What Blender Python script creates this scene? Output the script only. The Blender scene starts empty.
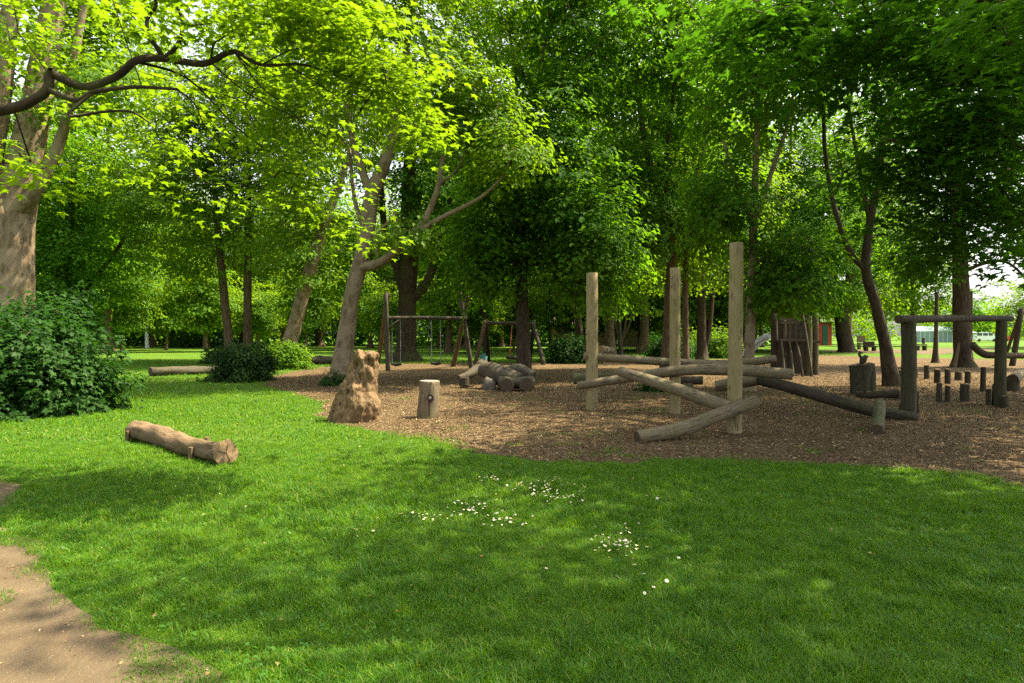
import bpy, math, random
import numpy as np
from mathutils import Vector, noise as mnoise

R = math.radians
rng = np.random.default_rng(7)
random.seed(7)
S = bpy.context.scene
COL = S.collection
F = 683.0
CX, HY, CAMZ = 512.0, 335.0, 1.6


def PX(px, py, d):
    """photo pixel at depth d (metres in front of the camera) -> world point"""
    return np.array([(px - CX) / F * d, d, CAMZ - (py - HY) / F * d])


def G(px, py):
    """photo pixel on the flat ground -> world point"""
    d = CAMZ * F / (py - HY)
    return np.array([(px - CX) / F * d, d, 0.0])


# ------------------------------------------------------------------ scene
S.render.engine = 'CYCLES'
cy = S.cycles
cy.max_bounces = 8
cy.diffuse_bounces = 4
cy.glossy_bounces = 2
cy.transmission_bounces = 4
cy.transparent_max_bounces = 4
cy.caustics_reflective = False
cy.caustics_refractive = False
cy.sample_clamp_indirect = 6
cy.use_adaptive_sampling = True
cy.adaptive_threshold = 0.008
S.render.filter_size = 1.7
cy.use_denoising = False
try:
    cy.denoiser = 'OPENIMAGEDENOISE'
    cy.denoising_input_passes = 'RGB_ALBEDO_NORMAL'
    cy.denoising_prefilter = 'ACCURATE'
except Exception:
    pass
S.view_settings.view_transform = 'Standard'
S.view_settings.look = 'None'
S.view_settings.exposure = 1.72
S.view_settings.gamma = 1.0

SUN_TO = Vector((0.60, 0.12, 1.02)).normalized()
SUN_EL = math.asin(SUN_TO.z)
SUN_AZ = math.atan2(SUN_TO.x, SUN_TO.y)
w = bpy.data.worlds.new("World")
S.world = w
w.use_nodes = True
nt = w.node_tree
bg = nt.nodes['Background']
sky = nt.nodes.new('ShaderNodeTexSky')
sky.sky_type = 'NISHITA'
sky.sun_disc = False
sky.sun_elevation = SUN_EL
sky.sun_rotation = SUN_AZ
sky.air_density = 1.0
sky.dust_density = 4.0
sky.ozone_density = 1.0
hs = nt.nodes.new('ShaderNodeHueSaturation')     # thin bright cloud: a whiter sky
hs.inputs['Saturation'].default_value = 0.30
hs.inputs['Value'].default_value = 1.0
nt.links.new(sky.outputs[0], hs.inputs['Color'])
nt.links.new(hs.outputs[0], bg.inputs[0])
bg.inputs[1].default_value = 0.14

sl = bpy.data.lights.new('sun', 'SUN')
sl.energy = 5.0
sl.angle = R(0.5)
sl.color = (1.0, 0.88, 0.62)
so = bpy.data.objects.new('sun', sl)
so.rotation_euler = (-SUN_TO).to_track_quat('-Z', 'Y').to_euler()
so.location = SUN_TO * 60
COL.objects.link(so)

cam = bpy.data.cameras.new('camera')
cam.sensor_width = 36.0
cam.lens = 36.0 * F / 1024.0
cam.clip_end = 3000
cam.clip_start = 0.05
co = bpy.data.objects.new('camera', cam)
co.location = (0, 0, CAMZ)
co.rotation_euler = (R(90) - math.atan2(341.5 - HY, F), 0, 0)
COL.objects.link(co)
S.camera = co

# ------------------------------------------------------------------ materials


class NB:
    def __init__(s, name):
        s.m = bpy.data.materials.new(name)
        s.m.use_nodes = True
        s.t = s.m.node_tree
        s.p = s.t.nodes['Principled BSDF']
        s.out = s.t.nodes['Material Output']

    def n(s, typ, ins=None, **kw):
        nd = s.t.nodes.new('ShaderNode' + typ)
        for k, v in kw.items():
            setattr(nd, k, v)
        for k, v in (ins or {}).items():
            s.set(nd.inputs[k], v)
        return nd

    def set(s, sock, v):
        if hasattr(v, 'is_linked') or hasattr(v, 'links'):
            s.t.links.new(v, sock)
        else:
            sock.default_value = v

    def ramp(s, fac, stops, interp='LINEAR'):
        nd = s.t.nodes.new('ShaderNodeValToRGB')
        cr = nd.color_ramp
        cr.interpolation = interp
        while len(cr.elements) < len(stops):
            cr.elements.new(0.5)
        for e, (p, c) in zip(cr.elements, stops):
            e.position = p
            e.color = (c[0], c[1], c[2], 1) if not isinstance(c, (int, float)) else (c, c, c, 1)
        s.t.links.new(fac, nd.inputs[0])
        return nd.outputs[0]

    def mix(s, fac, a, b, mode='MIX'):
        nd = s.t.nodes.new('ShaderNodeMix')
        nd.data_type = 'RGBA'
        nd.blend_type = mode
        s.set(nd.inputs['Factor'], fac)
        for k, v in ((6, a), (7, b)):
            if isinstance(v, (tuple, list)):
                v = (v[0], v[1], v[2], 1)
            s.set(nd.inputs[k], v)
        return nd.outputs[2]

    def noise(s, vec, scale, detail=4, rough=0.55, dist=0.0):
        nd = s.n('TexNoise', {'Scale': scale, 'Detail': detail, 'Roughness': rough, 'Distortion': dist})
        if vec is not None:
            s.t.links.new(vec, nd.inputs['Vector'])
        return nd.outputs['Fac']

    def vmul(s, vec, xyz):
        nd = s.n('VectorMath', operation='MULTIPLY')
        s.t.links.new(vec, nd.inputs[0])
        nd.inputs[1].default_value = xyz
        return nd.outputs[0]

    def bump(s, h, strength=0.5, dist=0.02):
        nd = s.n('Bump', {'Strength': strength, 'Distance': dist, 'Height': h})
        s.t.links.new(nd.outputs[0], s.p.inputs['Normal'])
        return nd.outputs[0]

    def base(s, c, rough=0.8, spec=0.3):
        s.set(s.p.inputs['Base Color'], (c[0], c[1], c[2], 1) if isinstance(c, tuple) else c)
        s.p.inputs['Roughness'].default_value = rough
        s.p.inputs['Specular IOR Level'].default_value = spec


def leaf_mat(name, dark, mid, light, trans, tfac=0.45, rough=0.45, spec=0.35):
    b = NB(name)
    geo = b.n('NewGeometry')
    col = b.ramp(geo.outputs['Random Per Island'], [(0.0, dark), (0.5, mid), (1.0, light)])
    oc = b.n('TexCoord').outputs['Object']
    nf = b.noise(oc, 0.55, 2)
    nf2 = b.ramp(nf, [(0.35, 0.0), (0.65, 1.0)])
    col = b.mix(nf2, col, b.mix(0.5, col, light))
    b.base(col, rough, spec)
    tc = b.mix(0.65, col, trans)
    tr = b.n('BsdfTranslucent', {'Color': tc})
    mx = b.n('MixShader', {0: tfac})
    b.t.links.new(b.p.outputs[0], mx.inputs[1])
    b.t.links.new(tr.outputs[0], mx.inputs[2])
    b.t.links.new(mx.outputs[0], b.out.inputs[0])
    return b.m


def wood_mat(name, c_dark, c_mid, c_light, moss=0.0, crack=0.6, rough=0.85, gscale=1.0, moss_col=(0.10, 0.12, 0.03)):
    b = NB(name)
    at = b.n('Attribute', attribute_name='grain').outputs['Vector']
    oc = b.n('TexCoord').outputs['Object']
    g1 = b.noise(at, 58 * gscale, 6, 0.72, 0.4)
    g2 = b.noise(at, 24 * gscale, 4, 0.62, 0.6)
    big = b.noise(oc, 1.6, 3, 0.6)
    col = b.ramp(g1, [(0.28, c_dark), (0.5, c_mid), (0.75, c_light)])
    col = b.mix(b.ramp(big, [(0.35, 0.0), (0.7, 0.75)]), col, tuple(x * 0.62 for x in c_mid))
    kn = b.n('TexVoronoi', {'Scale': 3.1})
    b.t.links.new(oc, kn.inputs['Vector'])
    col = b.mix(b.ramp(kn.outputs['Distance'], [(0.07, 0.7), (0.13, 0.0)]), col, tuple(x * 0.6 for x in c_dark))
    col = b.mix(b.ramp(g2, [(0.33, 0.95 * crack), (0.40, 0.0)]), col, tuple(x * 0.35 for x in c_dark))
    if moss > 0:
        mn = b.noise(oc, 2.3, 4, 0.65)
        col = b.mix(b.ramp(mn, [(0.5 - moss * 0.2, 0.0), (0.72, moss)]), col, moss_col)
    b.base(col, rough, 0.2)
    h = b.n('Math', {0: g1, 1: b.ramp(g2, [(0.33, 0.0), (0.42, 1.0)])}, operation='ADD').outputs[0]
    b.bump(h, 0.8, 0.012 if gscale > .5 else 0.035)
    return b.m


def end_mat(name, c1, c2):
    """sawn end grain: rings and radial splits"""
    b = NB(name)
    at = b.n('Attribute', attribute_name='grain').outputs['Vector']
    sep = b.n('SeparateXYZ')
    b.t.links.new(at, sep.inputs[0])
    cmb = b.n('CombineXYZ', {0: sep.outputs[0], 1: sep.outputs[1]})
    wv = b.n('TexWave', {'Scale': 22.0, 'Distortion': 2.5, 'Detail': 2.0}, wave_type='RINGS', rings_direction='SPHERICAL')
    b.t.links.new(cmb.outputs[0], wv.inputs[0])
    nz = b.noise(at, 18, 4)
    col = b.mix(wv.outputs['Fac'], c1, c2)
    col = b.mix(b.ramp(nz, [(0.4, 0.55), (0.65, 0.0)]), col, tuple(x * 0.4 for x in c1))
    b.base(col, 0.9, 0.1)
    b.bump(nz, 0.5, 0.01)
    return b.m


def bark_mat(name, dark, mid, light, patch=None, scale=1.0):
    b = NB(name)
    at = b.n('Attribute', attribute_name='grain').outputs['Vector']
    oc = b.n('TexCoord').outputs['Object']
    g = b.noise(at, 9 * scale, 6, 0.68, 0.5)
    col = b.ramp(g, [(0.3, dark), (0.5, mid), (0.72, light)])
    if patch:
        pn = b.noise(oc, 3.2, 3, 0.5)
        col = b.mix(b.ramp(pn, [(0.48, 0.0), (0.53, 0.8)]), col, patch)
    mn = b.noise(oc, 0.9, 4, 0.6)
    col = b.mix(b.ramp(mn, [(0.5, 0.0), (0.75, 0.45)]), col, (0.09, 0.11, 0.03))
    b.base(col, 0.9, 0.15)
    b.bump(g, 0.8, 0.03)
    return b.m


def simple_mat(name, c, rough=0.7, metal=0.0, var=0.25, nscale=5.0):
    b = NB(name)
    oc = b.n('TexCoord').outputs['Object']
    nz = b.noise(oc, nscale, 4)
    col = b.mix(b.ramp(nz, [(0.3, 0.0), (0.7, 1.0)]), tuple(x * (1 - var) for x in c), tuple(min(1, x * (1 + var)) for x in c))
    b.base(col, rough, 0.3)
    b.p.inputs['Metallic'].default_value = metal
    return b.m


M = {}
# leaves
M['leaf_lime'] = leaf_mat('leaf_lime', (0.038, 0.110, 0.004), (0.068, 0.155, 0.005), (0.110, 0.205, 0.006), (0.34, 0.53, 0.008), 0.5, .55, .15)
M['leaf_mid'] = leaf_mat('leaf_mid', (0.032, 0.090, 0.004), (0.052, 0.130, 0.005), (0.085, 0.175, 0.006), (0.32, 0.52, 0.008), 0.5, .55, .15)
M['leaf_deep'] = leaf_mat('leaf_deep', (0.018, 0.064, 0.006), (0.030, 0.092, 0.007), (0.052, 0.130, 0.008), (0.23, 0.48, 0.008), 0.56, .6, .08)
M['leaf_deep_shaded'] = leaf_mat('leaf_deep_shaded', (0.013, 0.050, 0.005), (0.023, 0.074, 0.006), (0.040, 0.108, 0.007), (0.13, 0.34, 0.008), 0.46, .6, .08)  # darker copy of the deep leaf, shade of the right-hand crowns in its colour
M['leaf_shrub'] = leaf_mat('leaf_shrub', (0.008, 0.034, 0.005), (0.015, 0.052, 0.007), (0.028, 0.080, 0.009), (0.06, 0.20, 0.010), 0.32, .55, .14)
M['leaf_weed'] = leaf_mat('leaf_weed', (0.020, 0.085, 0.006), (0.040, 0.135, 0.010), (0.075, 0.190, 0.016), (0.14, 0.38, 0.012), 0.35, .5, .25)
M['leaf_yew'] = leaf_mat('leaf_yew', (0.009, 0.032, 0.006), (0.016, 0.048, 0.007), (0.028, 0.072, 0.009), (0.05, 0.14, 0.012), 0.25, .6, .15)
b = NB('grass')
geo = b.n('NewGeometry')
oc = b.n('TexCoord').outputs['Object']
col = b.ramp(geo.outputs['Random Per Island'], [(0.0, (0.020, 0.088, 0.003)), (0.35, (0.040, 0.152, 0.004)), (0.75, (0.080, 0.212, 0.006)), (0.93, (0.17, 0.26, 0.015)), (1.0, (0.33, 0.30, 0.09))])
nA = b.noise(oc, 0.7, 4, .6)
nB = b.noise(oc, 7, 3, .6)
col = b.mix(b.ramp(nA, [(0.42, 0.0), (0.66, 0.55)]), col, (0.112, 0.212, 0.007))
col = b.mix(b.ramp(nB, [(0.36, 0.65), (0.54, 0.0)]), col, (0.016, 0.075, 0.003))
nC = b.noise(oc, 1.9, 5, .65)
col = b.mix(b.ramp(nC, [(0.62, 0.0), (0.76, 0.40)]), col, (0.22, 0.21, 0.05))
b.base(col, 0.5, 0.3)
tr = b.n('BsdfTranslucent', {'Color': b.mix(0.6, col, (0.26, 0.48, 0.005))})
mx = b.n('MixShader', {0: 0.42})
b.t.links.new(b.p.outputs[0], mx.inputs[1])
b.t.links.new(tr.outputs[0], mx.inputs[2])
b.t.links.new(mx.outputs[0], b.out.inputs[0])
M['grass'] = b.m
# bark
M['bark_pale'] = bark_mat('bark_pale', (0.08, 0.055, 0.033), (0.18, 0.128, 0.080), (0.28, 0.21, 0.14), (0.25, 0.19, 0.13))
M['bark_tan'] = bark_mat('bark_tan', (0.070, 0.049, 0.030), (0.165, 0.120, 0.075), (0.27, 0.205, 0.135), (0.23, 0.175, 0.115))
M['bark_dark'] = bark_mat('bark_dark', (0.022, 0.016, 0.011), (0.055, 0.040, 0.026), (0.10, 0.075, 0.05))
M['bark_dark_shaded'] = bark_mat('bark_dark_shaded', (0.012, 0.009, 0.006), (0.030, 0.021, 0.013), (0.060, 0.043, 0.028))  # dark bark made darker still: the overhanging limb's weak light is painted in
M['bark_brown'] = bark_mat('bark_brown', (0.05, 0.033, 0.020), (0.12, 0.080, 0.048), (0.20, 0.14, 0.085))
# timber
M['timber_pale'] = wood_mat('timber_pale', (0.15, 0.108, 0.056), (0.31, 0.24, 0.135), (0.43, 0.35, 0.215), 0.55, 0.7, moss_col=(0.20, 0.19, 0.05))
M['timber_dark_grey'] = wood_mat('timber_dark_grey', (0.035, 0.028, 0.019), (0.085, 0.070, 0.050), (0.15, 0.125, 0.092), 0.45, 0.9, moss_col=(0.07, 0.075, 0.025))  # darker grey wood for swings, tower rails, log seat and far logs
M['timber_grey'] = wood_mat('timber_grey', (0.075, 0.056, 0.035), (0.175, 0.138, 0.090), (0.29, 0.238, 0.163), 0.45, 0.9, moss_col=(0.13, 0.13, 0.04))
M['timber_brown'] = wood_mat('timber_brown', (0.08, 0.048, 0.024), (0.19, 0.125, 0.070), (0.30, 0.215, 0.13), 0.2, 1.0)
M['timber_log'] = wood_mat('timber_log', (0.05, 0.032, 0.018), (0.115, 0.078, 0.045), (0.19, 0.14, 0.085), 0.2, 1.0)
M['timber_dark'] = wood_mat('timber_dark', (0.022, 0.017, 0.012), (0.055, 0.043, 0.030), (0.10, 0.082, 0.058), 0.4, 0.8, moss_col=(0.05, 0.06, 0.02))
M['timber_mossy'] = wood_mat('timber_mossy', (0.045, 0.036, 0.022), (0.10, 0.082, 0.050), (0.17, 0.14, 0.09), 0.7, 0.8, moss_col=(0.07, 0.09, 0.025))
M['timber_mossy_shaded'] = wood_mat('timber_mossy_shaded', (0.022, 0.018, 0.011), (0.055, 0.046, 0.028), (0.10, 0.085, 0.053), 0.7, 0.8, moss_col=(0.045, 0.055, 0.018))  # mossy timber darkened, heavy canopy shade put into wood and moss colours
M['burl'] = wood_mat('burl', (0.060, 0.033, 0.014), (0.195, 0.125, 0.062), (0.34, 0.245, 0.14), 0.0, 1.0, 0.85, 0.38)
M['end_tan'] = end_mat('end_tan', (0.20, 0.13, 0.070), (0.32, 0.225, 0.13))
M['end_dark'] = end_mat('end_dark', (0.07, 0.052, 0.035), (0.12, 0.09, 0.06))
M['end_pale'] = end_mat('end_pale', (0.36, 0.31, 0.24), (0.50, 0.44, 0.36))
M['metal'] = simple_mat('metal', (0.42, 0.44, 0.45), 0.35, 0.9)
M['chain'] = simple_mat('chain', (0.25, 0.25, 0.25), 0.5, 0.6)
M['rope_red'] = simple_mat('rope_red', (0.30, 0.10, 0.04), 0.9)
M['rubber'] = simple_mat('rubber', (0.035, 0.025, 0.022), 0.8)
M['white'] = simple_mat('white_paint', (0.75, 0.75, 0.73), 0.5, var=0.05)
M['red'] = simple_mat('red_paint', (0.42, 0.06, 0.035), 0.6, var=0.15)
M['green_paint'] = simple_mat('green_paint', (0.03, 0.11, 0.08), 0.6)
M['glass'] = simple_mat('dark_glass', (0.05, 0.07, 0.08), 0.1)
M['teal'] = simple_mat('teal_cloth', (0.03, 0.11, 0.10), 0.9)
M['brick'] = simple_mat('brick', (0.13, 0.085, 0.05), 0.9, var=0.35, nscale=9)
M['roof'] = simple_mat('roof_tile', (0.05, 0.036, 0.028), 0.9)
M['stone'] = simple_mat('stone', (0.10, 0.088, 0.068), 0.9, var=0.35)
M['petal'] = simple_mat('petal', (0.72, 0.71, 0.62), 0.7, var=0.08)
M['yolk'] = simple_mat('yolk', (0.65, 0.42, 0.03), 0.7)

# ------------------------------------------------------------------ mesh helpers


def np_mesh(name, verts, loops, sizes, mats, smooth=False, mat_idx=None, grain=None):
    me = bpy.data.meshes.new(name)
    verts = np.asarray(verts, np.float32)
    loops = np.asarray(loops, np.int32)
    sizes = np.asarray(sizes, np.int32)
    me.vertices.add(len(verts))
    me.vertices.foreach_set('co', verts.ravel())
    me.loops.add(len(loops))
    me.loops.foreach_set('vertex_index', loops)
    me.polygons.add(len(sizes))
    st = np.zeros(len(sizes), np.int32)
    st[1:] = np.cumsum(sizes)[:-1]
    me.polygons.foreach_set('loop_start', st)
    me.polygons.foreach_set('loop_total', sizes)
    if mat_idx is not None:
        me.polygons.foreach_set('material_index', np.asarray(mat_idx, np.int32))
    me.polygons.foreach_set('use_smooth', np.full(len(sizes), bool(smooth)))
    for m in mats:
        me.materials.append(m)
    if grain is not None:
        a = me.attributes.new('grain', 'FLOAT_VECTOR', 'POINT')
        a.data.foreach_set('vector', np.asarray(grain, np.float32).ravel())
    me.update(calc_edges=True)
    me.validate()
    return me


class MB:
    """collects shapes into ONE mesh"""

    def __init__(s):
        s.v, s.g, s.l, s.n, s.mi = [], [], [], [], []

    def face(s, idx, mi=0):
        s.l.extend(idx)
        s.n.append(len(idx))
        s.mi.append(mi)

    def vert(s, p, g=None):
        s.v.append((float(p[0]), float(p[1]), float(p[2])))
        s.g.append(tuple(g) if g is not None else (float(p[0]), float(p[1]), float(p[2]) * 0.1))
        return len(s.v) - 1

    def tube(s, pts, rad, sides=10, caps=True, wob=0.0, seed=0, capmi=0, mi=0, gv=0.10, gr=1.0, bevel=0.0, flare=None):
        pts = np.asarray(pts, float)
        rad = np.asarray(rad, float) if np.ndim(rad) else np.full(len(pts), float(rad))
        n = len(pts)
        tan = np.zeros_like(pts)
        tan[1:-1] = pts[2:] - pts[:-2]
        tan[0] = pts[1] - pts[0]
        tan[-1] = pts[-1] - pts[-2]
        tan /= np.linalg.norm(tan, axis=1)[:, None] + 1e-9
        ref = np.array([0, 0, 1.0]) if abs(tan[0][2]) < 0.8 else np.array([0, 1.0, 0])
        u = np.cross(tan[0], ref)
        u /= np.linalg.norm(u)
        L = 0.0
        rings = []
        for i in range(n):
            if i:
                L += np.linalg.norm(pts[i] - pts[i - 1])
                u = u - tan[i] * np.dot(u, tan[i])
                u /= np.linalg.norm(u) + 1e-9
            vv = np.cross(tan[i], u)
            ring = []
            for k in range(sides):
                a = 2 * math.pi * k / sides
                c, sn = math.cos(a), math.sin(a)
                r = rad[i]
                if wob:
                    r *= 1 + wob * mnoise.noise((c * 1.3 + seed * 3.7, sn * 1.3, L * 1.1 / max(0.12, rad.max() * 2) + seed)) \
                        + wob * 0.5 * mnoise.noise((c * 3.1 + seed, sn * 3.1 + 9, L * 3))
                if flare and i < flare[0]:
                    f = (1 - i / flare[0]) ** 1.6
                    r *= 1 + f * (flare[1] + flare[2] * mnoise.noise((c * 1.8 + seed, sn * 1.8, 3.3)))
                p = pts[i] + r * (c * u + sn * vv)
                ring.append(s.vert(p, (c * rad[i] * gr + seed * 1.7, sn * rad[i] * gr, L * gv)))
            rings.append(ring)
        for i in range(n - 1):
            a, b = rings[i], rings[i + 1]
            for k in range(sides):
                k2 = (k + 1) % sides
                s.face((a[k], a[k2], b[k2], b[k]), mi)
        if caps:
            for i, sgn in ((0, -1), (n - 1, 1)):
                ring = rings[i]
                r0 = rad[i]
                inner = []
                for k in range(sides):   # separate verts so the end is sharp
                    p = np.array(s.v[ring[k]])
                    inner.append(s.vert(p, ((math.cos(2 * math.pi * k / sides)) * r0, math.sin(2 * math.pi * k / sides) * r0, 0)))
                c = s.vert(pts[i] + sgn * tan[i] * r0 * 0.04, (0, 0, 0))
                for k in range(sides):
                    k2 = (k + 1) % sides
                    s.face((inner[k], c, inner[k2]) if sgn < 0 else (inner[k], inner[k2], c), capmi)
        return s

    def box(s, c, size, rz=0.0, mi=0, tilt=0.0):
        cx, cyy, cz = c
        hx, hy, hz = (x / 2 for x in size)
        ca, sa = math.cos(rz), math.sin(rz)
        ids = []
        for z in (-hz, hz):
            for x, y in ((-hx, -hy), (hx, -hy), (hx, hy), (-hx, hy)):
                ids.append(s.vert((cx + x * ca - y * sa, cyy + x * sa + y * ca, cz + z), (x, y, z * 0.1)))
        for f in ((3, 2, 1, 0), (4, 5, 6, 7), (0, 1, 5, 4), (1, 2, 6, 5), (2, 3, 7, 6), (3, 0, 4, 7)):
            s.face([ids[i] for i in f], mi)
        return s

    def beam(s, a, b, wd, ht, mi=0):
        """rectangular bar from a to b"""
        a = np.asarray(a, float)
        b = np.asarray(b, float)
        t = b - a
        L = np.linalg.norm(t)
        t /= L
        ref = np.array([0, 0, 1.0]) if abs(t[2]) < 0.9 else np.array([0, 1.0, 0])
        u = np.cross(t, ref)
        u /= np.linalg.norm(u)
        v = np.cross(u, t)
        ids = []
        for q, l in ((a, 0), (b, L)):
            for x, y in ((-1, -1), (1, -1), (1, 1), (-1, 1)):
                ids.append(s.vert(q + u * x * wd / 2 + v * y * ht / 2, (x * wd / 2, y * ht / 2, l * 0.1)))
        for f in ((3, 2, 1, 0), (4, 5, 6, 7), (0, 1, 5, 4), (1, 2, 6, 5), (2, 3, 7, 6), (3, 0, 4, 7)):
            s.face([ids[i] for i in f][::-1], mi)
        return s

    def mesh(s, name, mats, smooth=True):
        me = np_mesh(name, s.v, s.l, s.n, mats, smooth, s.mi, s.g)
        return me

    def build(s, name, mats, parent=None, smooth=True):
        if not isinstance(mats, (list, tuple)):
            mats = [mats]
        me = s.mesh(name, mats, smooth)
        return link(name, me, parent)


def link(name, me, parent=None):
    o = bpy.data.objects.new(name, me)
    COL.objects.link(o)
    if parent is not None:
        o.parent = parent
        o.matrix_parent_inverse.identity()
        l = parent.location
        if me is not None:
            o.location = (0, 0, 0)
    return o


def tag(o, label, cat, group=None, kind=None):
    o['label'] = label
    o['category'] = cat
    if group:
        o['group'] = group
    if kind:
        o['kind'] = kind
    return o


def thing(name, label, cat, loc=(0, 0, 0), group=None):
    o = bpy.data.objects.new(name, None)
    o.empty_display_size = 0.1
    COL.objects.link(o)
    o.location = tuple(float(x) for x in loc)
    return tag(o, label, cat, group)


def rel(root):
    """function turning world points into root-local ones"""
    l = np.array(root.location)
    return lambda *pts: [np.asarray(p, float) - l for p in pts]


def smooth_path(pts, n=8):
    """Catmull-Rom through points"""
    pts = [np.asarray(p, float) for p in pts]
    if len(pts) == 2:
        return [pts[0] + (pts[1] - pts[0]) * i / n for i in range(n + 1)]
    out = []
    P = [2 * pts[0] - pts[1]] + pts + [2 * pts[-1] - pts[-2]]
    for i in range(1, len(P) - 2):
        for k in range(n):
            t = k / n
            a, b, c, d = P[i - 1], P[i], P[i + 1], P[i + 2]
            out.append(0.5 * (2 * b + (c - a) * t + (2 * a - 5 * b + 4 * c - d) * t * t + (3 * b - a - 3 * c + d) * t ** 3))
    out.append(pts[-1])
    return out


# ------------------------------------------------------------------ leaves
T_QUAD = np.array([(0, 0, 0), (.40, .42, .10), (0, 1, -.10), (-.40, .42, .10)], float)
T_LOBE = np.array([(0, 0, 0), (.34, .00, .05), (.25, .22, .05), (.52, .48, .02), (.21, .52, .06), (0, 1.0, -.14),
                   (-.21, .52, .06), (-.52, .48, .02), (-.25, .22, .05), (-.34, .00, .05)], float)
T_SPRAY = np.array([(0, 0, 0), (.30, .10, .05), (.22, .38, .08), (.48, .60, 0), (.16, .70, .05), (0, 1.05, -.1),
                    (-.2, .66, .05), (-.5, .52, .0), (-.24, .34, .08), (-.36, .08, .05)], float)


def leaves(pos, nrm, dirv, size, tmpl):
    n = len(pos)
    nrm = nrm / (np.linalg.norm(nrm, axis=1)[:, None] + 1e-9)
    dirv = dirv - nrm * np.sum(dirv * nrm, axis=1)[:, None]
    dirv = dirv / (np.linalg.norm(dirv, axis=1)[:, None] + 1e-9)
    sx = np.cross(dirv, nrm)
    k = len(tmpl)
    V = (sx[:, None, :] * tmpl[None, :, 0:1] + dirv[:, None, :] * tmpl[None, :, 1:2] + nrm[:, None, :] * tmpl[None, :, 2:3])
    V = V * size[:, None, None] + pos[:, None, :]
    V = V.reshape(-1, 3)
    return V, np.arange(n * k), np.full(n, k)


def cluster_leaves(cent, rad, per, size, rg, flat=0.18, droop=0.3, center=None, tilt=0.34):
    """flat sprays of leaves round each cluster centre"""
    n = len(cent)
    cid = np.repeat(np.arange(n), per)
    m = len(cid)
    a = rg.uniform(0, 2 * math.pi, m)
    rr = np.sqrt(rg.uniform(0, 1, m)) ** 0.9
    R_ = rad[cid] * rr
    ex = rg.uniform(0.7, 1.4, n)[cid]
    off = np.stack([np.cos(a) * R_ * ex, np.sin(a) * R_ / ex, rg.normal(0, flat, m) * rad[cid] - droop * rad[cid] * rr ** 2], 1)
    # lean each spray a little
    lean = rg.normal(0, 0.22, (n, 2))[cid]
    off[:, 2] += off[:, 0] * lean[:, 0] + off[:, 1] * lean[:, 1]
    pos = cent[cid] + off
    out = np.stack([np.cos(a), np.sin(a), np.zeros(m)], 1)
    nrm = np.array([0, 0, 1.0]) + out * droop + rg.normal(0, tilt, (m, 3))
    if center is not None:
        oc = pos - center
        oc = oc / (np.linalg.norm(oc, axis=1)[:, None] + 1e-6)
        nrm += 0.8 * oc
    dirv = out + rg.normal(0, 0.5, (m, 3)) + np.array([0, 0, -0.35])
    sz = size * rg.uniform(0.45, 1.3, m)
    return pos, nrm, dirv, sz


def ell_points(c, r, n, rg, shell=0.5, low=-1.0, mind=0.0):
    """cluster centres in an ellipsoid, more of them near its skin, kept apart"""
    out = []
    tries = 0
    c = np.asarray(c, float)
    r = np.asarray(r, float)
    while len(out) < n and tries < n * 40:
        tries += 1
        v = rg.normal(0, 1, 3)
        v /= np.linalg.norm(v)
        q = rg.uniform(0, 1) ** shell
        lump = 1 + 0.22 * mnoise.noise((v[0] * 1.7 + c[0], v[1] * 1.7 + c[1], v[2] * 1.7))
        p = v * q * lump
        if p[2] < low:
            continue
        p = c + p * r
        if mind and out:
            d = np.min(np.linalg.norm(np.array(out) - p, axis=1))
            if d < mind * min(1, tries / (n * 10) and 1) and tries < n * 25:
                continue
        out.append(p)
    return np.array(out)


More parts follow.
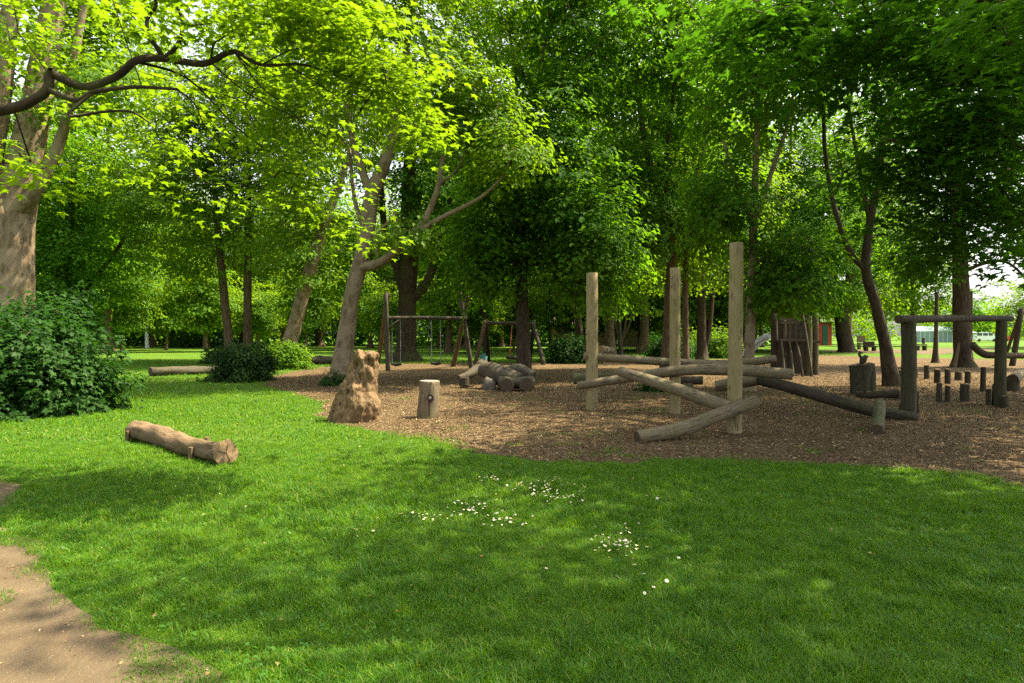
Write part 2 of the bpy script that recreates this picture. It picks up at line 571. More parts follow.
class Skel:
    """tree skeleton: given trunk and limbs, then branchlets grown to every leaf spray"""

    def __init__(s):
        s.p, s.par, s.rmin, s.own = [], [], [], []

    def add(s, p, par, r=0.0):
        s.p.append(np.asarray(p, float))
        s.par.append(par)
        s.rmin.append(r)
        return len(s.p) - 1

    def limb(s, pts, rads, par=-1, n=5):
        sp = smooth_path(pts, n)
        rr = np.interp(np.linspace(0, len(pts) - 1, len(sp)), np.arange(len(pts)), rads)
        ids = []
        prev = par
        for i, (q, r) in enumerate(zip(sp, rr)):
            if par >= 0 and i == 0:
                # start at the parent node
                continue
            prev = s.add(q, prev, r)
            ids.append(prev)
        return ids

    def nearest(s, q):
        P = np.array(s.p)
        return int(np.argmin(np.linalg.norm(P - np.asarray(q, float), axis=1)))

    def grow(s, cents, rg, seg=0.7, up=0.55, skip_low=0.0):
        base = np.array(s.p)
        d0 = np.min(np.linalg.norm(cents[:, None, :] - base[None, :, :], axis=2), axis=1)
        P = np.zeros((len(s.p) + len(cents) * 40, 3))
        k = len(s.p)
        P[:k] = base
        for i in np.argsort(d0):
            c = cents[i]
            D = np.linalg.norm(P[:k] - c, axis=1)
            dz = P[:k, 2] - c[2] + 0.25 * D
            cost = D + up * np.maximum(0, dz) * 1.5 + (P[:k, 2] < skip_low) * 50
            j = int(np.argmin(cost))
            a = P[j].copy()
            L = D[j]
            m = max(1, int(L / seg))
            m = min(m, 30)
            mid = (a + c) / 2 + np.array([0, 0, 0.12 * L]) + rg.normal(0, 0.06 * L, 3)
            prev = j
            for t in range(1, m + 1):
                f = t / m
                q = (1 - f) ** 2 * a + 2 * f * (1 - f) * mid + f * f * c
                if t < m:
                    q = q + rg.normal(0, 0.05 * seg, 3)
                prev = s.add(q, prev, 0.0)
                P[k] = q
                k += 1
        return s

    def radii(s, tip=0.011, ex=2.35):
        n = len(s.p)
        acc = np.zeros(n)
        nch = np.zeros(n, int)
        for i in range(n):
            if s.par[i] >= 0:
                nch[s.par[i]] += 1
        r = np.zeros(n)
        for i in range(n - 1, -1, -1):
            v = acc[i] ** (1 / ex) if acc[i] > 0 else tip
            r[i] = max(v, s.rmin[i])
            if s.rmin[i] > 0:
                r[i] = s.rmin[i]
            if s.par[i] >= 0:
                acc[s.par[i]] += (v if s.rmin[i] == 0 else r[i] * 0.9) ** ex
        s.r = r
        return s

    def mesh(s, mb, seed=0, minr=0.0, flare=None, wob=0.12):
        n = len(s.p)
        ch = [[] for _ in range(n)]
        roots = []
        for i in range(n):
            (ch[s.par[i]] if s.par[i] >= 0 else roots).append(i)
        stack = [(r, -1) for r in roots]
        first = True
        while stack:
            i, par = stack.pop()
            chain = [i]
            while ch[chain[-1]]:
                cs = sorted(ch[chain[-1]], key=lambda q: -(s.r[q] + (0.5 if s.rmin[q] > 0 else 0)))
                for o in cs[1:]:
                    stack.append((o, chain[-1]))
                chain.append(cs[0])
            pts = [s.p[q] for q in chain]
            rad = [s.r[q] for q in chain]
            if par >= 0:
                pts = [s.p[par]] + pts
                rad = [min(s.r[par] * 0.85, rad[0] * 1.25)] + rad
            if max(rad) < minr or len(pts) < 2:
                continue
            mr = max(rad)
            sides = 18 if mr > 0.3 else 12 if mr > 0.12 else 7 if mr > 0.05 else 5 if mr > 0.025 else 3
            mb.tube(pts, rad, sides, caps=False, wob=wob if mr > 0.05 else 0, seed=seed + len(mb.v) % 97, gv=0.28,
                    flare=flare if par < 0 else None)
        return mb


def build_tree(name, label, sk_fn, blobs, leafmat, barkmat, per=110, lsize=0.17, crad=0.85, tmpl=T_QUAD, seed=1,
               group=None, skip_low=2.5, tip=0.011, flare=(5, 0.45, 0.5), extra=None, seg=0.7, droop=0.3, minr=0.0, cat='tree', flat=0.17):
    """sk_fn(skel) lays trunk and limbs; blobs = [(centre, radii, count, shell, low)]"""
    rg = np.random.default_rng(seed)
    sk = Skel()
    sk_fn(sk)
    root_p = sk.p[0].copy()
    root = thing(name, label, cat, (root_p[0], root_p[1], 0), group)
    cents = []
    bc = []
    for (c, r, n, shell, low) in blobs:
        q = ell_points(c, r, n, rg, shell, low, mind=crad * 0.55)
        cents.append(q)
        bc.append(np.repeat(np.asarray(c, float)[None] - np.array([0, 0, r[2] * 0.4]), len(q), 0))
    if extra is not None:
        cents.append(np.asarray(extra, float))
        bc.append(np.asarray(extra, float) - np.array([0, 0, 3.0]))
    cents = np.concatenate(cents)
    bc = np.concatenate(bc)
    sk.grow(cents, rg, seg, skip_low=skip_low)
    sk.radii(tip)
    off = np.array([root_p[0], root_p[1], 0])
    sk.p = [p - off for p in sk.p]
    mb = MB()
    sk.mesh(mb, seed, minr, flare)
    mb.build('trunk', barkmat, root)
    rad = crad * rg.uniform(0.65, 1.3, len(cents))
    pos, nrm, dirv, sz = cluster_leaves(cents - off, rad, per, lsize, rg, flat=flat, droop=droop,
                                        center=np.repeat(bc - off, per, 0))
    V, L, N = leaves(pos, nrm, dirv, sz, tmpl)
    me = np_mesh('crown', V, L, N, [leafmat])
    link('crown', me, root)
    return root


def copy_thing(root, loc, rz=0.0, sc=1.0, label=None):
    r = root.copy()
    COL.objects.link(r)
    r.location = loc
    r.rotation_euler = (0, 0, rz)
    r.scale = (sc, sc, sc)
    if label:
        r['label'] = label
    for c in root.children:
        k = c.copy()
        COL.objects.link(k)
        k.parent = r
    return r


# ------------------------------------------------------------------ ground
CHIP = [(262, 383), (275, 389), (300, 394), (322, 404), (318, 419), (345, 427), (385, 432), (430, 441), (480, 453), (540, 459), (620, 464), (700, 461),
        (780, 463), (860, 466), (930, 473), (1024, 486), (1200, 520)]
chip_poly = [G(*p)[:2] for p in CHIP] + [np.array([26, 9.0]), np.array([34, 20.0]), np.array([36, 44.0])] \
    + [G(*p)[:2] for p in ((1010, 359.5), (930, 358), (820, 355), (700, 360), (560, 362), (470, 363), (380, 364), (320, 367), (275, 375))]
PATH = [(-330, 490), (-120, 508), (2, 524), (40, 543), (52, 580), (102, 629), (160, 655), (282, 690)]
path_poly = [G(*p)[:2] for p in PATH] + [np.array([-1.2, 2.4]), np.array([-0.9, 1.0]), np.array([-1.0, -6.0]), np.array([-10.0, -6.0]), np.array([-16.0, 7.0])]
BARE = [(-60, 482), (-10, 478), (18, 486), (24, 500), (4, 511), (-40, 508), (-80, 498)]
bare_poly = [G(*p)[:2] for p in BARE]


def vnoise(x, y, seed=0):
    """value noise, vectorised"""
    def h(i, j):
        q = np.sin(i * 127.1 + j * 311.7 + seed * 74.7) * 43758.5453
        return q - np.floor(q)
    xi, yi = np.floor(x), np.floor(y)
    fx, fy = x - xi, y - yi
    fx = fx * fx * (3 - 2 * fx)
    fy = fy * fy * (3 - 2 * fy)
    return (h(xi, yi) * (1 - fx) + h(xi + 1, yi) * fx) * (1 - fy) + (h(xi, yi + 1) * (1 - fx) + h(xi + 1, yi + 1) * fx) * fy


def in_poly(x, y, poly):
    poly = np.asarray(poly)
    ins = np.zeros(len(x), bool)
    j = len(poly) - 1
    for i in range(len(poly)):
        xi, yi = poly[i]
        xj, yj = poly[j]
        cnd = ((yi > y) != (yj > y)) & (x < (xj - xi) * (y - yi) / (yj - yi + 1e-12) + xi)
        ins ^= cnd
        j = i
    return ins


def rough_poly(poly, step=0.25, amp=0.16, seed=0):
    """subdivide and roughen an outline"""
    out = []
    n = len(poly)
    for i in range(n):
        a, b = np.asarray(poly[i]), np.asarray(poly[(i + 1) % n])
        L = np.linalg.norm(b - a)
        m = max(1, int(L / step))
        nn = np.array([-(b - a)[1], (b - a)[0]]) / (L + 1e-9)
        for k in range(m):
            p = a + (b - a) * k / m
            out.append(p + nn * amp * (mnoise.noise((p[0] * 1.3, p[1] * 1.3, seed)) * 1.3 + mnoise.noise((p[0] * 4, p[1] * 4, seed + 5)) * 0.6))
    return out


def sheet(name, poly, z, mat):
    from mathutils.geometry import tessellate_polygon
    tri = tessellate_polygon([[Vector((p[0], p[1], 0)) for p in poly]])
    V = [(p[0], p[1], z) for p in poly]
    L = []
    for t in tri:
        a, b, c = (np.array(V[i][:2]) for i in t)
        cr = (b[0] - a[0]) * (c[1] - a[1]) - (b[1] - a[1]) * (c[0] - a[0])
        L.extend(t if cr > 0 else t[::-1])
    me = np_mesh(name, V, L, [3] * len(tri), [mat])
    o = link(name, me)
    o['kind'] = 'structure'
    return o


# lawn soil and turf
b = NB('turf')
oc = b.n('TexCoord').outputs['Object']
n1 = b.noise(oc, 0.35, 4)
n2 = b.noise(oc, 9, 5, 0.7)
n3 = b.noise(oc, 60, 3, 0.7)
col = b.ramp(n2, [(0.3, (0.035, 0.085, 0.008)), (0.5, (0.065, 0.145, 0.010)), (0.72, (0.12, 0.20, 0.016))])
col = b.mix(b.ramp(n1, [(0.42, 0.0), (0.68, 0.55)]), col, (0.13, 0.19, 0.018))
col = b.mix(b.ramp(n3, [(0.3, 0.5), (0.55, 0.0)]), col, (0.025, 0.045, 0.008))
b.base(col, 0.9, 0.1)
b.bump(b.n('Math', {0: n2, 1: n3}, operation='ADD').outputs[0], 0.9, 0.05)
M['turf'] = b.m
# wood chips
b = NB('woodchip')
oc = b.n('TexCoord').outputs['Object']
st = b.vmul(oc, (1, 1, 1))
vo = b.n('TexVoronoi', {'Scale': 38.0, 'Randomness': 1.0})
wn = b.n('TexNoise', {'Scale': 14.0, 'Detail': 3.0})
b.t.links.new(oc, wn.inputs['Vector'])
wmix = b.n('Mix', {0: 0.08}, data_type='VECTOR')
b.t.links.new(oc, wmix.inputs[4])
b.t.links.new(wn.outputs['Color'], wmix.inputs[5])
b.t.links.new(wmix.outputs[1], vo.inputs['Vector'])
sepc = b.n('SeparateColor')
b.t.links.new(vo.outputs['Color'], sepc.inputs[0])
col = b.ramp(sepc.outputs[0], [(0.0, (0.058, 0.036, 0.016)), (0.45, (0.132, 0.086, 0.042)), (0.8, (0.21, 0.145, 0.078)), (1.0, (0.33, 0.245, 0.145))])
big = b.noise(oc, 0.5, 4, 0.6)
col = b.mix(b.ramp(big, [(0.38, 0.0), (0.7, 0.6)]), col, (0.095, 0.060, 0.029))
gr = b.noise(oc, 0.8, 5, 0.7)
col = b.mix(b.ramp(gr, [(0.58, 0.0), (0.72, 0.5)]), col, (0.075, 0.085, 0.022))
fine = b.noise(oc, 70, 3, 0.7)
col = b.mix(b.ramp(fine, [(0.3, 0.55), (0.5, 0.0)]), col, (0.03, 0.018, 0.010))
b.base(col, 0.95, 0.1)
b.bump(b.n('Math', {0: vo.outputs['Distance'], 1: fine}, operation='ADD').outputs[0], 1.0, 0.03)
M['woodchip'] = b.m
# dirt path
b = NB('dirt')
oc = b.n('TexCoord').outputs['Object']
n1 = b.noise(oc, 1.2, 5, 0.6)
n2 = b.noise(oc, 30, 5, 0.7)
col = b.ramp(n1, [(0.3, (0.070, 0.051, 0.030)), (0.55, (0.125, 0.095, 0.058)), (0.75, (0.180, 0.140, 0.088))])
col = b.mix(b.ramp(n2, [(0.35, 0.6), (0.55, 0.0)]), col, (0.12, 0.08, 0.045))
sp = b.n('TexVoronoi', {'Scale': 45.0})
b.t.links.new(oc, sp.inputs['Vector'])
col = b.mix(b.ramp(sp.outputs['Distance'], [(0.10, 0.75), (0.16, 0.0)]), col, (0.28, 0.22, 0.15))
b.base(col, 0.95, 0.1)
b.bump(n2, 0.8, 0.02)
M['dirt'] = b.m

chip_r = rough_poly(chip_poly, 0.3, 0.22, 1)
path_r = rough_poly(path_poly, 0.2, 0.10, 2)
bare_r = rough_poly(bare_poly, 0.2, 0.12, 3)
lawn = sheet('lawn', [(-500, -60), (500, -60), (500, 900), (-500, 900)], 0.0, M['turf'])
sheet('woodchip_ground', chip_r, 0.004, M['woodchip'])
sheet('dirt_path', path_r, 0.004, M['dirt'])
sheet('bare_earth', bare_r, 0.004, M['dirt'])
gp = [G(*p)[:2] for p in ((822, 352.5), (860, 353), (905, 353.5), (935, 355), (965, 353), (1010, 349), (960, 347.5), (915, 349.5), (870, 349.3), (825, 350.5))]
sheet('gravel_path', rough_poly(gp, 2.0, 0.4, 4), 0.008, M['dirt'])


# ------------------------------------------------------------------ grass
def grass_pts(n, d0, d1, rg, side=0.84):
    d = np.sqrt(rg.uniform(d0 * d0, d1 * d1, n))
    x = rg.uniform(-1, 1, n) * (d * side + 0.6)
    return x, d


def make_grass():
    rg = np.random.default_rng(11)
    Vs, Ls, Ns, off = [], [], [], 0
    for (n, d0, d1, hgt, wd) in ((300000, 2.6, 5.5, 0.05, 0.0045), (300000, 5.5, 10.0, 0.052, 0.007), (150000, 10, 19, 0.055, 0.014), (110000, 19, 45, 0.06, 0.03)):
        x, y = grass_pts(n, d0, d1, rg)
        wx = 0.75 * (vnoise(x * 1.3, y * 1.3, 21) - .5) + 0.45 * (vnoise(x * 4, y * 4, 22) - .5)
        wy = 0.75 * (vnoise(x * 1.3, y * 1.3, 23) - .5) + 0.45 * (vnoise(x * 4, y * 4, 24) - .5)
        jx, jy = x + wx + rg.normal(0, 0.07, n), y + wy + rg.normal(0, 0.07, n)
        ok = ~in_poly(jx, jy, chip_r) & ~in_poly(jx, jy, path_r) & ~in_poly(jx, jy, bare_r)
        # stray tufts on the bare ground
        st = (vnoise(x * 2.2, y * 2.2, 5) > 0.80) & (rg.uniform(0, 1, n) < 0.35)
        ok |= st & (y < 22)
        dens = 0.35 + 0.9 * vnoise(x * 1.1, y * 1.1, 1) * (0.5 + 0.5 * vnoise(x * 5, y * 5, 2))
        ok &= rg.uniform(0, 1, n) < dens + 0.25
        x, y = x[ok], y[ok]
        m = len(x)
        tall = 0.45 + 0.9 * vnoise(x * 1.7, y * 1.7, 3) ** 1.5 + 0.9 * vnoise(x * 7, y * 7, 4) ** 2
        kx, ky = x + rg.normal(0, 0.25, m), y + rg.normal(0, 0.25, m)
        near = in_poly(kx, ky, chip_r) | in_poly(kx, ky, path_r) | in_poly(kx, ky, bare_r)
        h = hgt * tall * rg.uniform(0.5, 1.3, m) * np.where(near, .5, .82)
        a = rg.uniform(0, 2 * math.pi, m)
        ln = rg.uniform(0.2, 1.5, m) * h + rg.uniform(0, 0.012, m)
        wv = wd * rg.uniform(0.6, 1.3, m)
        dx, dy = np.cos(a), np.sin(a)
        b2 = a + rg.normal(1.57, 0.6, m)
        sx, sy = np.cos(b2) * wv / 2, np.sin(b2) * wv / 2
        z0 = np.full(m, -0.004)
        P = np.zeros((m, 5, 3))
        P[:, 0] = np.stack([x - sx, y - sy, z0], 1)
        P[:, 1] = np.stack([x + sx, y + sy, z0], 1)
        mx, my = x + dx * ln * 0.35, y + dy * ln * 0.35
        P[:, 2] = np.stack([mx + sx * .8, my + sy * .8, h * 0.62], 1)
        P[:, 3] = np.stack([mx - sx * .8, my - sy * .8, h * 0.62], 1)
        P[:, 4] = np.stack([x + dx * ln, y + dy * ln, h], 1)
        Vs.append(P.reshape(-1, 3))
        base = off + np.arange(m)[:, None] * 5
        L = np.concatenate([base + np.array([[0, 1, 2, 3]]), base + np.array([[3, 2, 4]])], 1)
        Ls.append(L.ravel())
        Ns.append(np.tile(np.array([4, 3]), m))
        off += m * 5
    me = np_mesh('lawn_grass', np.concatenate(Vs), np.concatenate(Ls), np.concatenate(Ns), [M['grass']])
    o = link('lawn_grass', me)
    tag(o, 'green mown grass blades covering the park lawn', 'grass', kind='stuff')


make_grass()


def make_weeds():
    """clover patches, broad weeds and a few dead leaves in the turf"""
    rg = np.random.default_rng(15)
    n = 60000
    x, y = grass_pts(n, 2.6, 12, rg)
    ok = ~in_poly(x, y, chip_r) & ~in_poly(x, y, path_r) & ~in_poly(x, y, bare_r)
    ok &= (vnoise(x * 0.9, y * 0.9, 31) * 0.6 + vnoise(x * 3.3, y * 3.3, 32) * 0.4) > 0.60
    ok &= rg.uniform(0, 1, n) < .55
    x, y = x[ok], y[ok]
    m = len(x)
    t = T_LOBE.copy()
    t[:, 0] *= 0.8
    V, L, N = leaves(np.stack([x, y, rg.uniform(.012, .045, m)], 1), np.array([0, 0, 1.]) + rg.normal(0, .35, (m, 3)), rg.normal(0, 1, (m, 3)) * np.array([1, 1, .2]), rg.uniform(.014, .042, m), t)
    o = link('clover', np_mesh('clover', V, L, N, [M['leaf_weed']]))
    tag(o, 'clover and broad leaf weeds growing in patches through the lawn', 'weeds', kind='stuff')
    n = 900
    x, y = grass_pts(n, 2.6, 14, rg)
    ok = ~in_poly(x, y, chip_r) & (vnoise(x * .8, y * .8, 33) > .45)
    x, y = x[ok], y[ok]
    m = len(x)
    V, L, N = leaves(np.stack([x, y, rg.uniform(.02, .05, m)], 1), np.array([0, 0, 1.]) + rg.normal(0, .5, (m, 3)), rg.normal(0, 1, (m, 3)) * np.array([1, 1, .3]), rg.uniform(.012, .035, m), T_QUAD)
    b = NB('dead_leaf')
    geo = b.n('NewGeometry')
    b.base(b.ramp(geo.outputs['Random Per Island'], [(0, (0.16, 0.09, 0.03)), (0.6, (0.30, 0.22, 0.08)), (1.0, (0.42, 0.36, 0.2))]), 0.8, 0.15)
    o = link('fallen_leaves', np_mesh('fallen_leaves', V, L, N, [b.m]))
    tag(o, 'scattered small dry leaves lying in the lawn', 'fallen leaves', kind='stuff')


make_weeds()


def make_chips():
    rg = np.random.default_rng(12)
    n = 110000
    d = np.sqrt(rg.uniform(8 ** 2, 26 ** 2, n))
    x = rg.uniform(-0.4, 0.85, n) * d
    jx, jy = x + rg.normal(0, 0.15, n), d + rg.normal(0, 0.15, n)
    ok = in_poly(jx, jy, chip_r)
    x, y = x[ok], d[ok]
    m = len(x)
    pos = np.stack([x, y, rg.uniform(0.008, 0.022, m)], 1)
    nrm = np.array([0, 0, 1.0]) + rg.normal(0, 0.35, (m, 3))
    dirv = rg.normal(0, 1, (m, 3)) * np.array([1, 1, 0.1])
    t = T_QUAD.copy()
    t[:, 0] *= 0.55
    V, L, N = leaves(pos, nrm, dirv, rg.uniform(0.018, 0.06, m), t)
    b = NB('chips')
    geo = b.n('NewGeometry')
    col = b.ramp(geo.outputs['Random Per Island'], [(0, (0.055, 0.032, 0.014)), (0.4, (0.125, 0.080, 0.038)), (0.8, (0.23, 0.16, 0.085)), (1.0, (0.45, 0.36, 0.22))])
    b.base(col, 0.9, 0.15)
    o = link('wood_chips', np_mesh('wood_chips', V, L, N, [b.m]))
    tag(o, 'loose brown wood chips and dry leaves scattered on the play ground', 'wood chips', kind='stuff')


make_chips()


def make_litter():
    """small twigs, chips and dead leaves on the path"""
    rg = np.random.default_rng(13)
    n = 6000
    x = rg.uniform(-6, -0.6, n)
    y = rg.uniform(2.0, 7.5, n)
    ok = in_poly(x + rg.normal(0, .15, n), y + rg.normal(0, .15, n), path_r)
    x, y = x[ok], y[ok]
    ok = rg.uniform(0, 1, len(x)) < 0.15 + 0.6 * vnoise(x * 1.5, y * 1.5, 8) ** 2
    x, y = x[ok], y[ok]
    m = len(x)
    t = T_QUAD.copy()
    t[:, 0] *= 0.7
    V, L, N = leaves(np.stack([x, y, rg.uniform(0.006, 0.012, m)], 1), np.array([0, 0, 1.0]) + rg.normal(0, .3, (m, 3)),
                     rg.normal(0, 1, (m, 3)) * np.array([1, 1, .1]), rg.uniform(0.008, 0.03, m), t)
    b = NB('litter')
    geo = b.n('NewGeometry')
    b.base(b.ramp(geo.outputs['Random Per Island'], [(0, (0.08, 0.05, 0.02)), (0.6, (0.28, 0.17, 0.07)), (1.0, (0.45, 0.36, 0.2))]), 0.9, 0.1)
    o = link('path_litter', np_mesh('path_litter', V, L, N, [b.m]))
    tag(o, 'dry brown leaf bits scattered on the dirt path', 'leaf litter', kind='stuff')


make_litter()


# daisies
def daisies():
    mb = MB()
    # a flower head: petals, yellow centre, thin stem
    c = mb.vert((0, 0, 0.074))
    ring = []
    for k in range(20):
        a = 2 * math.pi * k / 20
        r = 0.016 if k % 2 == 0 else 0.009
        ring.append(mb.vert((math.cos(a) * r, math.sin(a) * r, 0.078 if k % 2 == 0 else 0.075)))
    for k in range(20):
        mb.face((ring[k], ring[(k + 1) % 20], c), 0)
    c2 = mb.vert((0, 0, 0.081))
    r2 = [mb.vert((math.cos(2 * math.pi * k / 8) * .0055, math.sin(2 * math.pi * k / 8) * .0055, 0.0765)) for k in range(8)]
    for k in range(8):
        mb.face((r2[k], r2[(k + 1) % 8], c2), 1)
    mb.tube([(0, 0, 0), (0.003, 0, 0.04), (0, 0, 0.0735)], 0.0012, 4, caps=False, mi=2)
    me = mb.mesh('daisy', [M['petal'], M['yolk'], M['grass']])
    rg = np.random.default_rng(21)
    spots = []
    for (px, py, sx, sy, n) in ((492, 484, 8, 2.0, 16), (535, 492, 16, 5, 44), (562, 503, 16, 6, 46), (478, 514, 16, 5, 42), (500, 526, 15, 5, 34), (418, 524, 15, 2.6, 24), (452, 519, 12, 3, 8), (617, 552, 13, 8, 52),
                                (640, 588, 16, 10, 8), (350, 541, 8, 4, 5), (655, 505, 6, 2, 3), (560, 560, 60, 14, 4)):
        for _ in range(n):
            spots.append((rg.normal(px, sx), rg.normal(py, sy)))
    for i, (px, py) in enumerate(spots):
        g = G(px, py)
        o = link('daisy', me)
        o.location = (g[0], g[1], -0.002)
        s = rg.uniform(0.55, 0.95)
        o.scale = (s, s, rg.uniform(0.85, 1.25))
        o.rotation_euler = (rg.normal(0.1, 0.35), rg.normal(0, 0.35), rg.uniform(0, 6.28))
        tag(o, 'small white daisy growing in the front lawn', 'daisy', 'daisies in the front lawn')


daisies()


# ------------------------------------------------------------------ logs and timber
def log_part(name, pts, rad, mats, parent=None, sides=20, wob=0.10, seed=0, n=6):
    """a natural log: wobbling sides, slightly rounded sawn ends"""
    sp = smooth_path(pts, n)
    if np.ndim(rad):
        rr = np.interp(np.linspace(0, len(rad) - 1, len(sp)), np.arange(len(rad)), rad)
    else:
        rr = np.full(len(sp), float(rad))
    rr = list(rr)
    # worn edge
    d0 = (sp[1] - sp[0]) / np.linalg.norm(sp[1] - sp[0])
    d1 = (sp[-2] - sp[-1]) / np.linalg.norm(sp[-1] - sp[-2])
    sp = [sp[0], sp[0] + d0 * rr[0] * 0.10] + sp[1:-1] + [sp[-1] + d1 * rr[-1] * 0.10, sp[-1]]
    rr = [rr[0] * 0.93, rr[0]] + rr[1:-1] + [rr[-1], rr[-1] * 0.93]
    mb = MB()
    mb.tube(sp, rr, sides, True, wob, seed, capmi=1)
    return mb.build(name, mats, parent)


# log on the lawn, with small stake supports
root = thing('log_bench', 'long brown split log lying on the sunlit lawn with cracked sawn end', 'log', G(185, 455))
r_ = rel(root)
pe, pf = G(224, 465), G(134, 440)
pts = r_(pf + [0, 0, .155], pf * .72 + pe * .28 + [0, 0.03, .145], pf * .35 + pe * .65 + [0, -0.02, .125], pe * .92 + pf * .08 + [0, 0, .13], pe + [0.02, 0.0, .145])
log_part('log', pts, [.132, .145, .13, .118, .163], [M['timber_brown'], M['end_tan']], root, 28, 0.20, 3, 9)
ax = (pe - pf) / np.linalg.norm(pe - pf)
sd = np.array([ax[1], -ax[0], 0])
if sd[1] > 0:
    sd = -sd
for t, s in ((0.80, 1), (0.06, 1), (0.72, -1)):
    q = pf + (pe - pf) * t + sd * s * 0.155
    mb = MB()
    mb.beam(r_(q + [0, 0, -.05])[0], r_(q + [0, 0, .17 if s > 0 else .24])[0], .045, .07)
    mb.build('stake', M['timber_brown'], root, smooth=False)
# the split end: dark cracks crossing the face
mb = MB()
fc = r_(pe + [0.02, 0, .145])[0] + ax * 0.008
for ang in (0.35, 1.75, 4.3):
    dv = sd * math.cos(ang) + np.array([0, 0, 1]) * math.sin(ang)
    mb.beam(fc, fc + dv * 0.115, .005, .005)
mb.build('crack', M['end_dark'], root, smooth=False)

# far logs on the left lawn
for (a, bb, rad, lab, sd_) in (((150, 376.5), (221, 373.5), .19, 'long weathered log lying on the far lawn left of the dark bush', 5),
                               ((303, 364.5), (336, 364.2), .26, 'low brown log lying behind the carved stump and leaning tree', 8)):
    ga, gb = G(*a), G(*bb)
    mid = (ga + gb) / 2
    o = log_part('fallen_log', [ga - mid + [0, 0, rad * .9], [0, .1, rad * .85], gb - mid + [0, 0, rad * .9]], [rad, rad * .95, rad * .8],
                 [M['timber_dark_grey'], M['end_dark']], None, 16, 0.25, sd_)
    o.location = mid
    tag(o, lab, 'log')


# carved burl stump
def burl_stump():
    base = G(355, 420.5)
    d = base[1]
    k = d / F
    prof = [(0.0, 329, 381), (4, 328.5, 381), (10, 329, 382), (18, 332, 381), (26, 336, 379), (34, 341, 377), (42, 346, 376), (50, 350, 377.5), (58, 350.5, 377.5), (64, 351.5, 377), (68, 353, 376), (70.5, 355.5, 373.5), (72, 359, 369)]
    hs = np.array([p[0] for p in prof]) * k
    lo = (np.array([p[1] for p in prof]) - 355) * k
    hi = (np.array([p[2] for p in prof]) - 355) * k
    NR, NS = 84, 90
    mb = MB()
    H = hs[-1]
    rings = []
    for i in range(NR):
        z = H * i / (NR - 1)
        l, r = np.interp(z, hs, lo), np.interp(z, hs, hi)
        cx, hx = (l + r) / 2, (r - l) / 2
        hy = hx * (0.95 if z < .6 else 1.0)
        ring = []
        for q in range(NS):
            a = 2 * math.pi * q / NS
            c, s = math.cos(a), math.sin(a)
            p = Vector((cx + hx * c, hy * s, z))
            n1 = mnoise.noise(p * 2.6 + Vector((4, 2, 9)))
            n2 = mnoise.noise(Vector((p.x * 7.5, p.y * 7.5, p.z * 3.6)))
            n3 = mnoise.noise(Vector((p.x * 20, p.y * 20, p.z * 9)))
            rid = abs(mnoise.noise(Vector((p.x * 9, p.y * 9, p.z * 1.3)) + Vector((7, 7, 7))))
            dsp = (0.08 * n1 + 0.055 * n2 + 0.035 * n3 - 0.075 * rid) * (1 if z < .8 * H else .75)
            f = 1 + dsp / max(hx, .2)
            x, y, zz = cx + hx * c * f, hy * s * f, z
            # top notch between the two ear-like knobs
            if z > H * 0.86:
                w = (z - H * .86) / (H * .14)
                zz -= w * 0.13 * math.exp(-((x - (365 - 355) * k) / 0.05) ** 2)
                zz += w * 0.03 * n2
            # hollow under the left knob, on the camera side
            hh = math.exp(-(((x - (359 - 355) * k) / .085) ** 2 + ((z - 57 * k) / .12) ** 2)) if s < 0 else 0
            y += 0.13 * hh
            # second hollow to the right
            hh = math.exp(-(((x - (371 - 355) * k) / .06) ** 2 + ((z - 60 * k) / .07) ** 2)) if s < 0 else 0
            y += 0.09 * hh
            ring.append(mb.vert((x, y, zz - 0.02), (x, y, zz * 0.45)))
        rings.append(ring)
    for i in range(NR - 1):
        for q in range(NS):
            q2 = (q + 1) % NS
            mb.face((rings[i][q], rings[i][q2], rings[i + 1][q2], rings[i + 1][q]))
    prev = rings[-1]
    for f in (0.7, 0.35):
        cur = []
        cen = np.mean([mb.v[i] for i in rings[-1]], axis=0)
        for q in range(NS):
            p = np.array(mb.v[rings[-1][q]])
            pp = cen + (p - cen) * f
            pp[2] = p[2] * 0.5 + cen[2] * .5 + 0.03 * mnoise.noise(Vector(pp * 8)) + 0.02 * (1 - f)
            cur.append(mb.vert(pp, (pp[0], pp[1], pp[2] * .45)))
        for q in range(NS):
            q2 = (q + 1) % NS
            mb.face((prev[q], prev[q2], cur[q2], cur[q]))
        prev = cur
    c = mb.vert(np.mean([mb.v[i] for i in prev], axis=0))
    for q in range(NS):
        mb.face((prev[q], prev[(q + 1) % NS], c))
    o = mb.build('carved_stump', M['burl'])
    o.location = base
    tag(o, 'tall gnarled orange brown burl stump flaring at its base', 'stump')


burl_stump()

# grey stump with a knot eye
b0 = G(428.5, 417.5)
root = thing('tree_stump', 'short grey sawn stump with a round knot and vertical crack', 'stump', b0)
k = b0[1] / F
log_part('stump', [(-.02, 0, -.05), (-.01, 0, .2), (0.01, 0, .45), (.015, 0, .715)], [.215, .205, .20, .195], [M['timber_grey'], M['end_pale']], root, 28, 0.07, 12)
mb = MB()
kc = np.array([0.055, -.205, .40])
for i in range(16):
    a0, a1 = 2 * math.pi * i / 16, 2 * math.pi * (i + 1) / 16
    mb.tube([kc + [math.cos(a0) * .058, 0.01, math.sin(a0) * .066], kc + [math.cos(a1) * .058, 0.01, math.sin(a1) * .066]], .016, 6, False)
mb.build('knot_ring', M['timber_dark'], root)
mb = MB()
mb.tube([kc + [0, .04, 0], kc + [0, .0, 0]], [.05, .05], 16, True)
mb.build('knot_hollow', M['timber_dark'], root)
mb = MB()
mb.tube([kc + [0, .0, 0], kc + [0, -.012, 0]], [.030, .026], 12, True)
mb.build('knot_heart', M['end_pale'], root)
mb = MB()
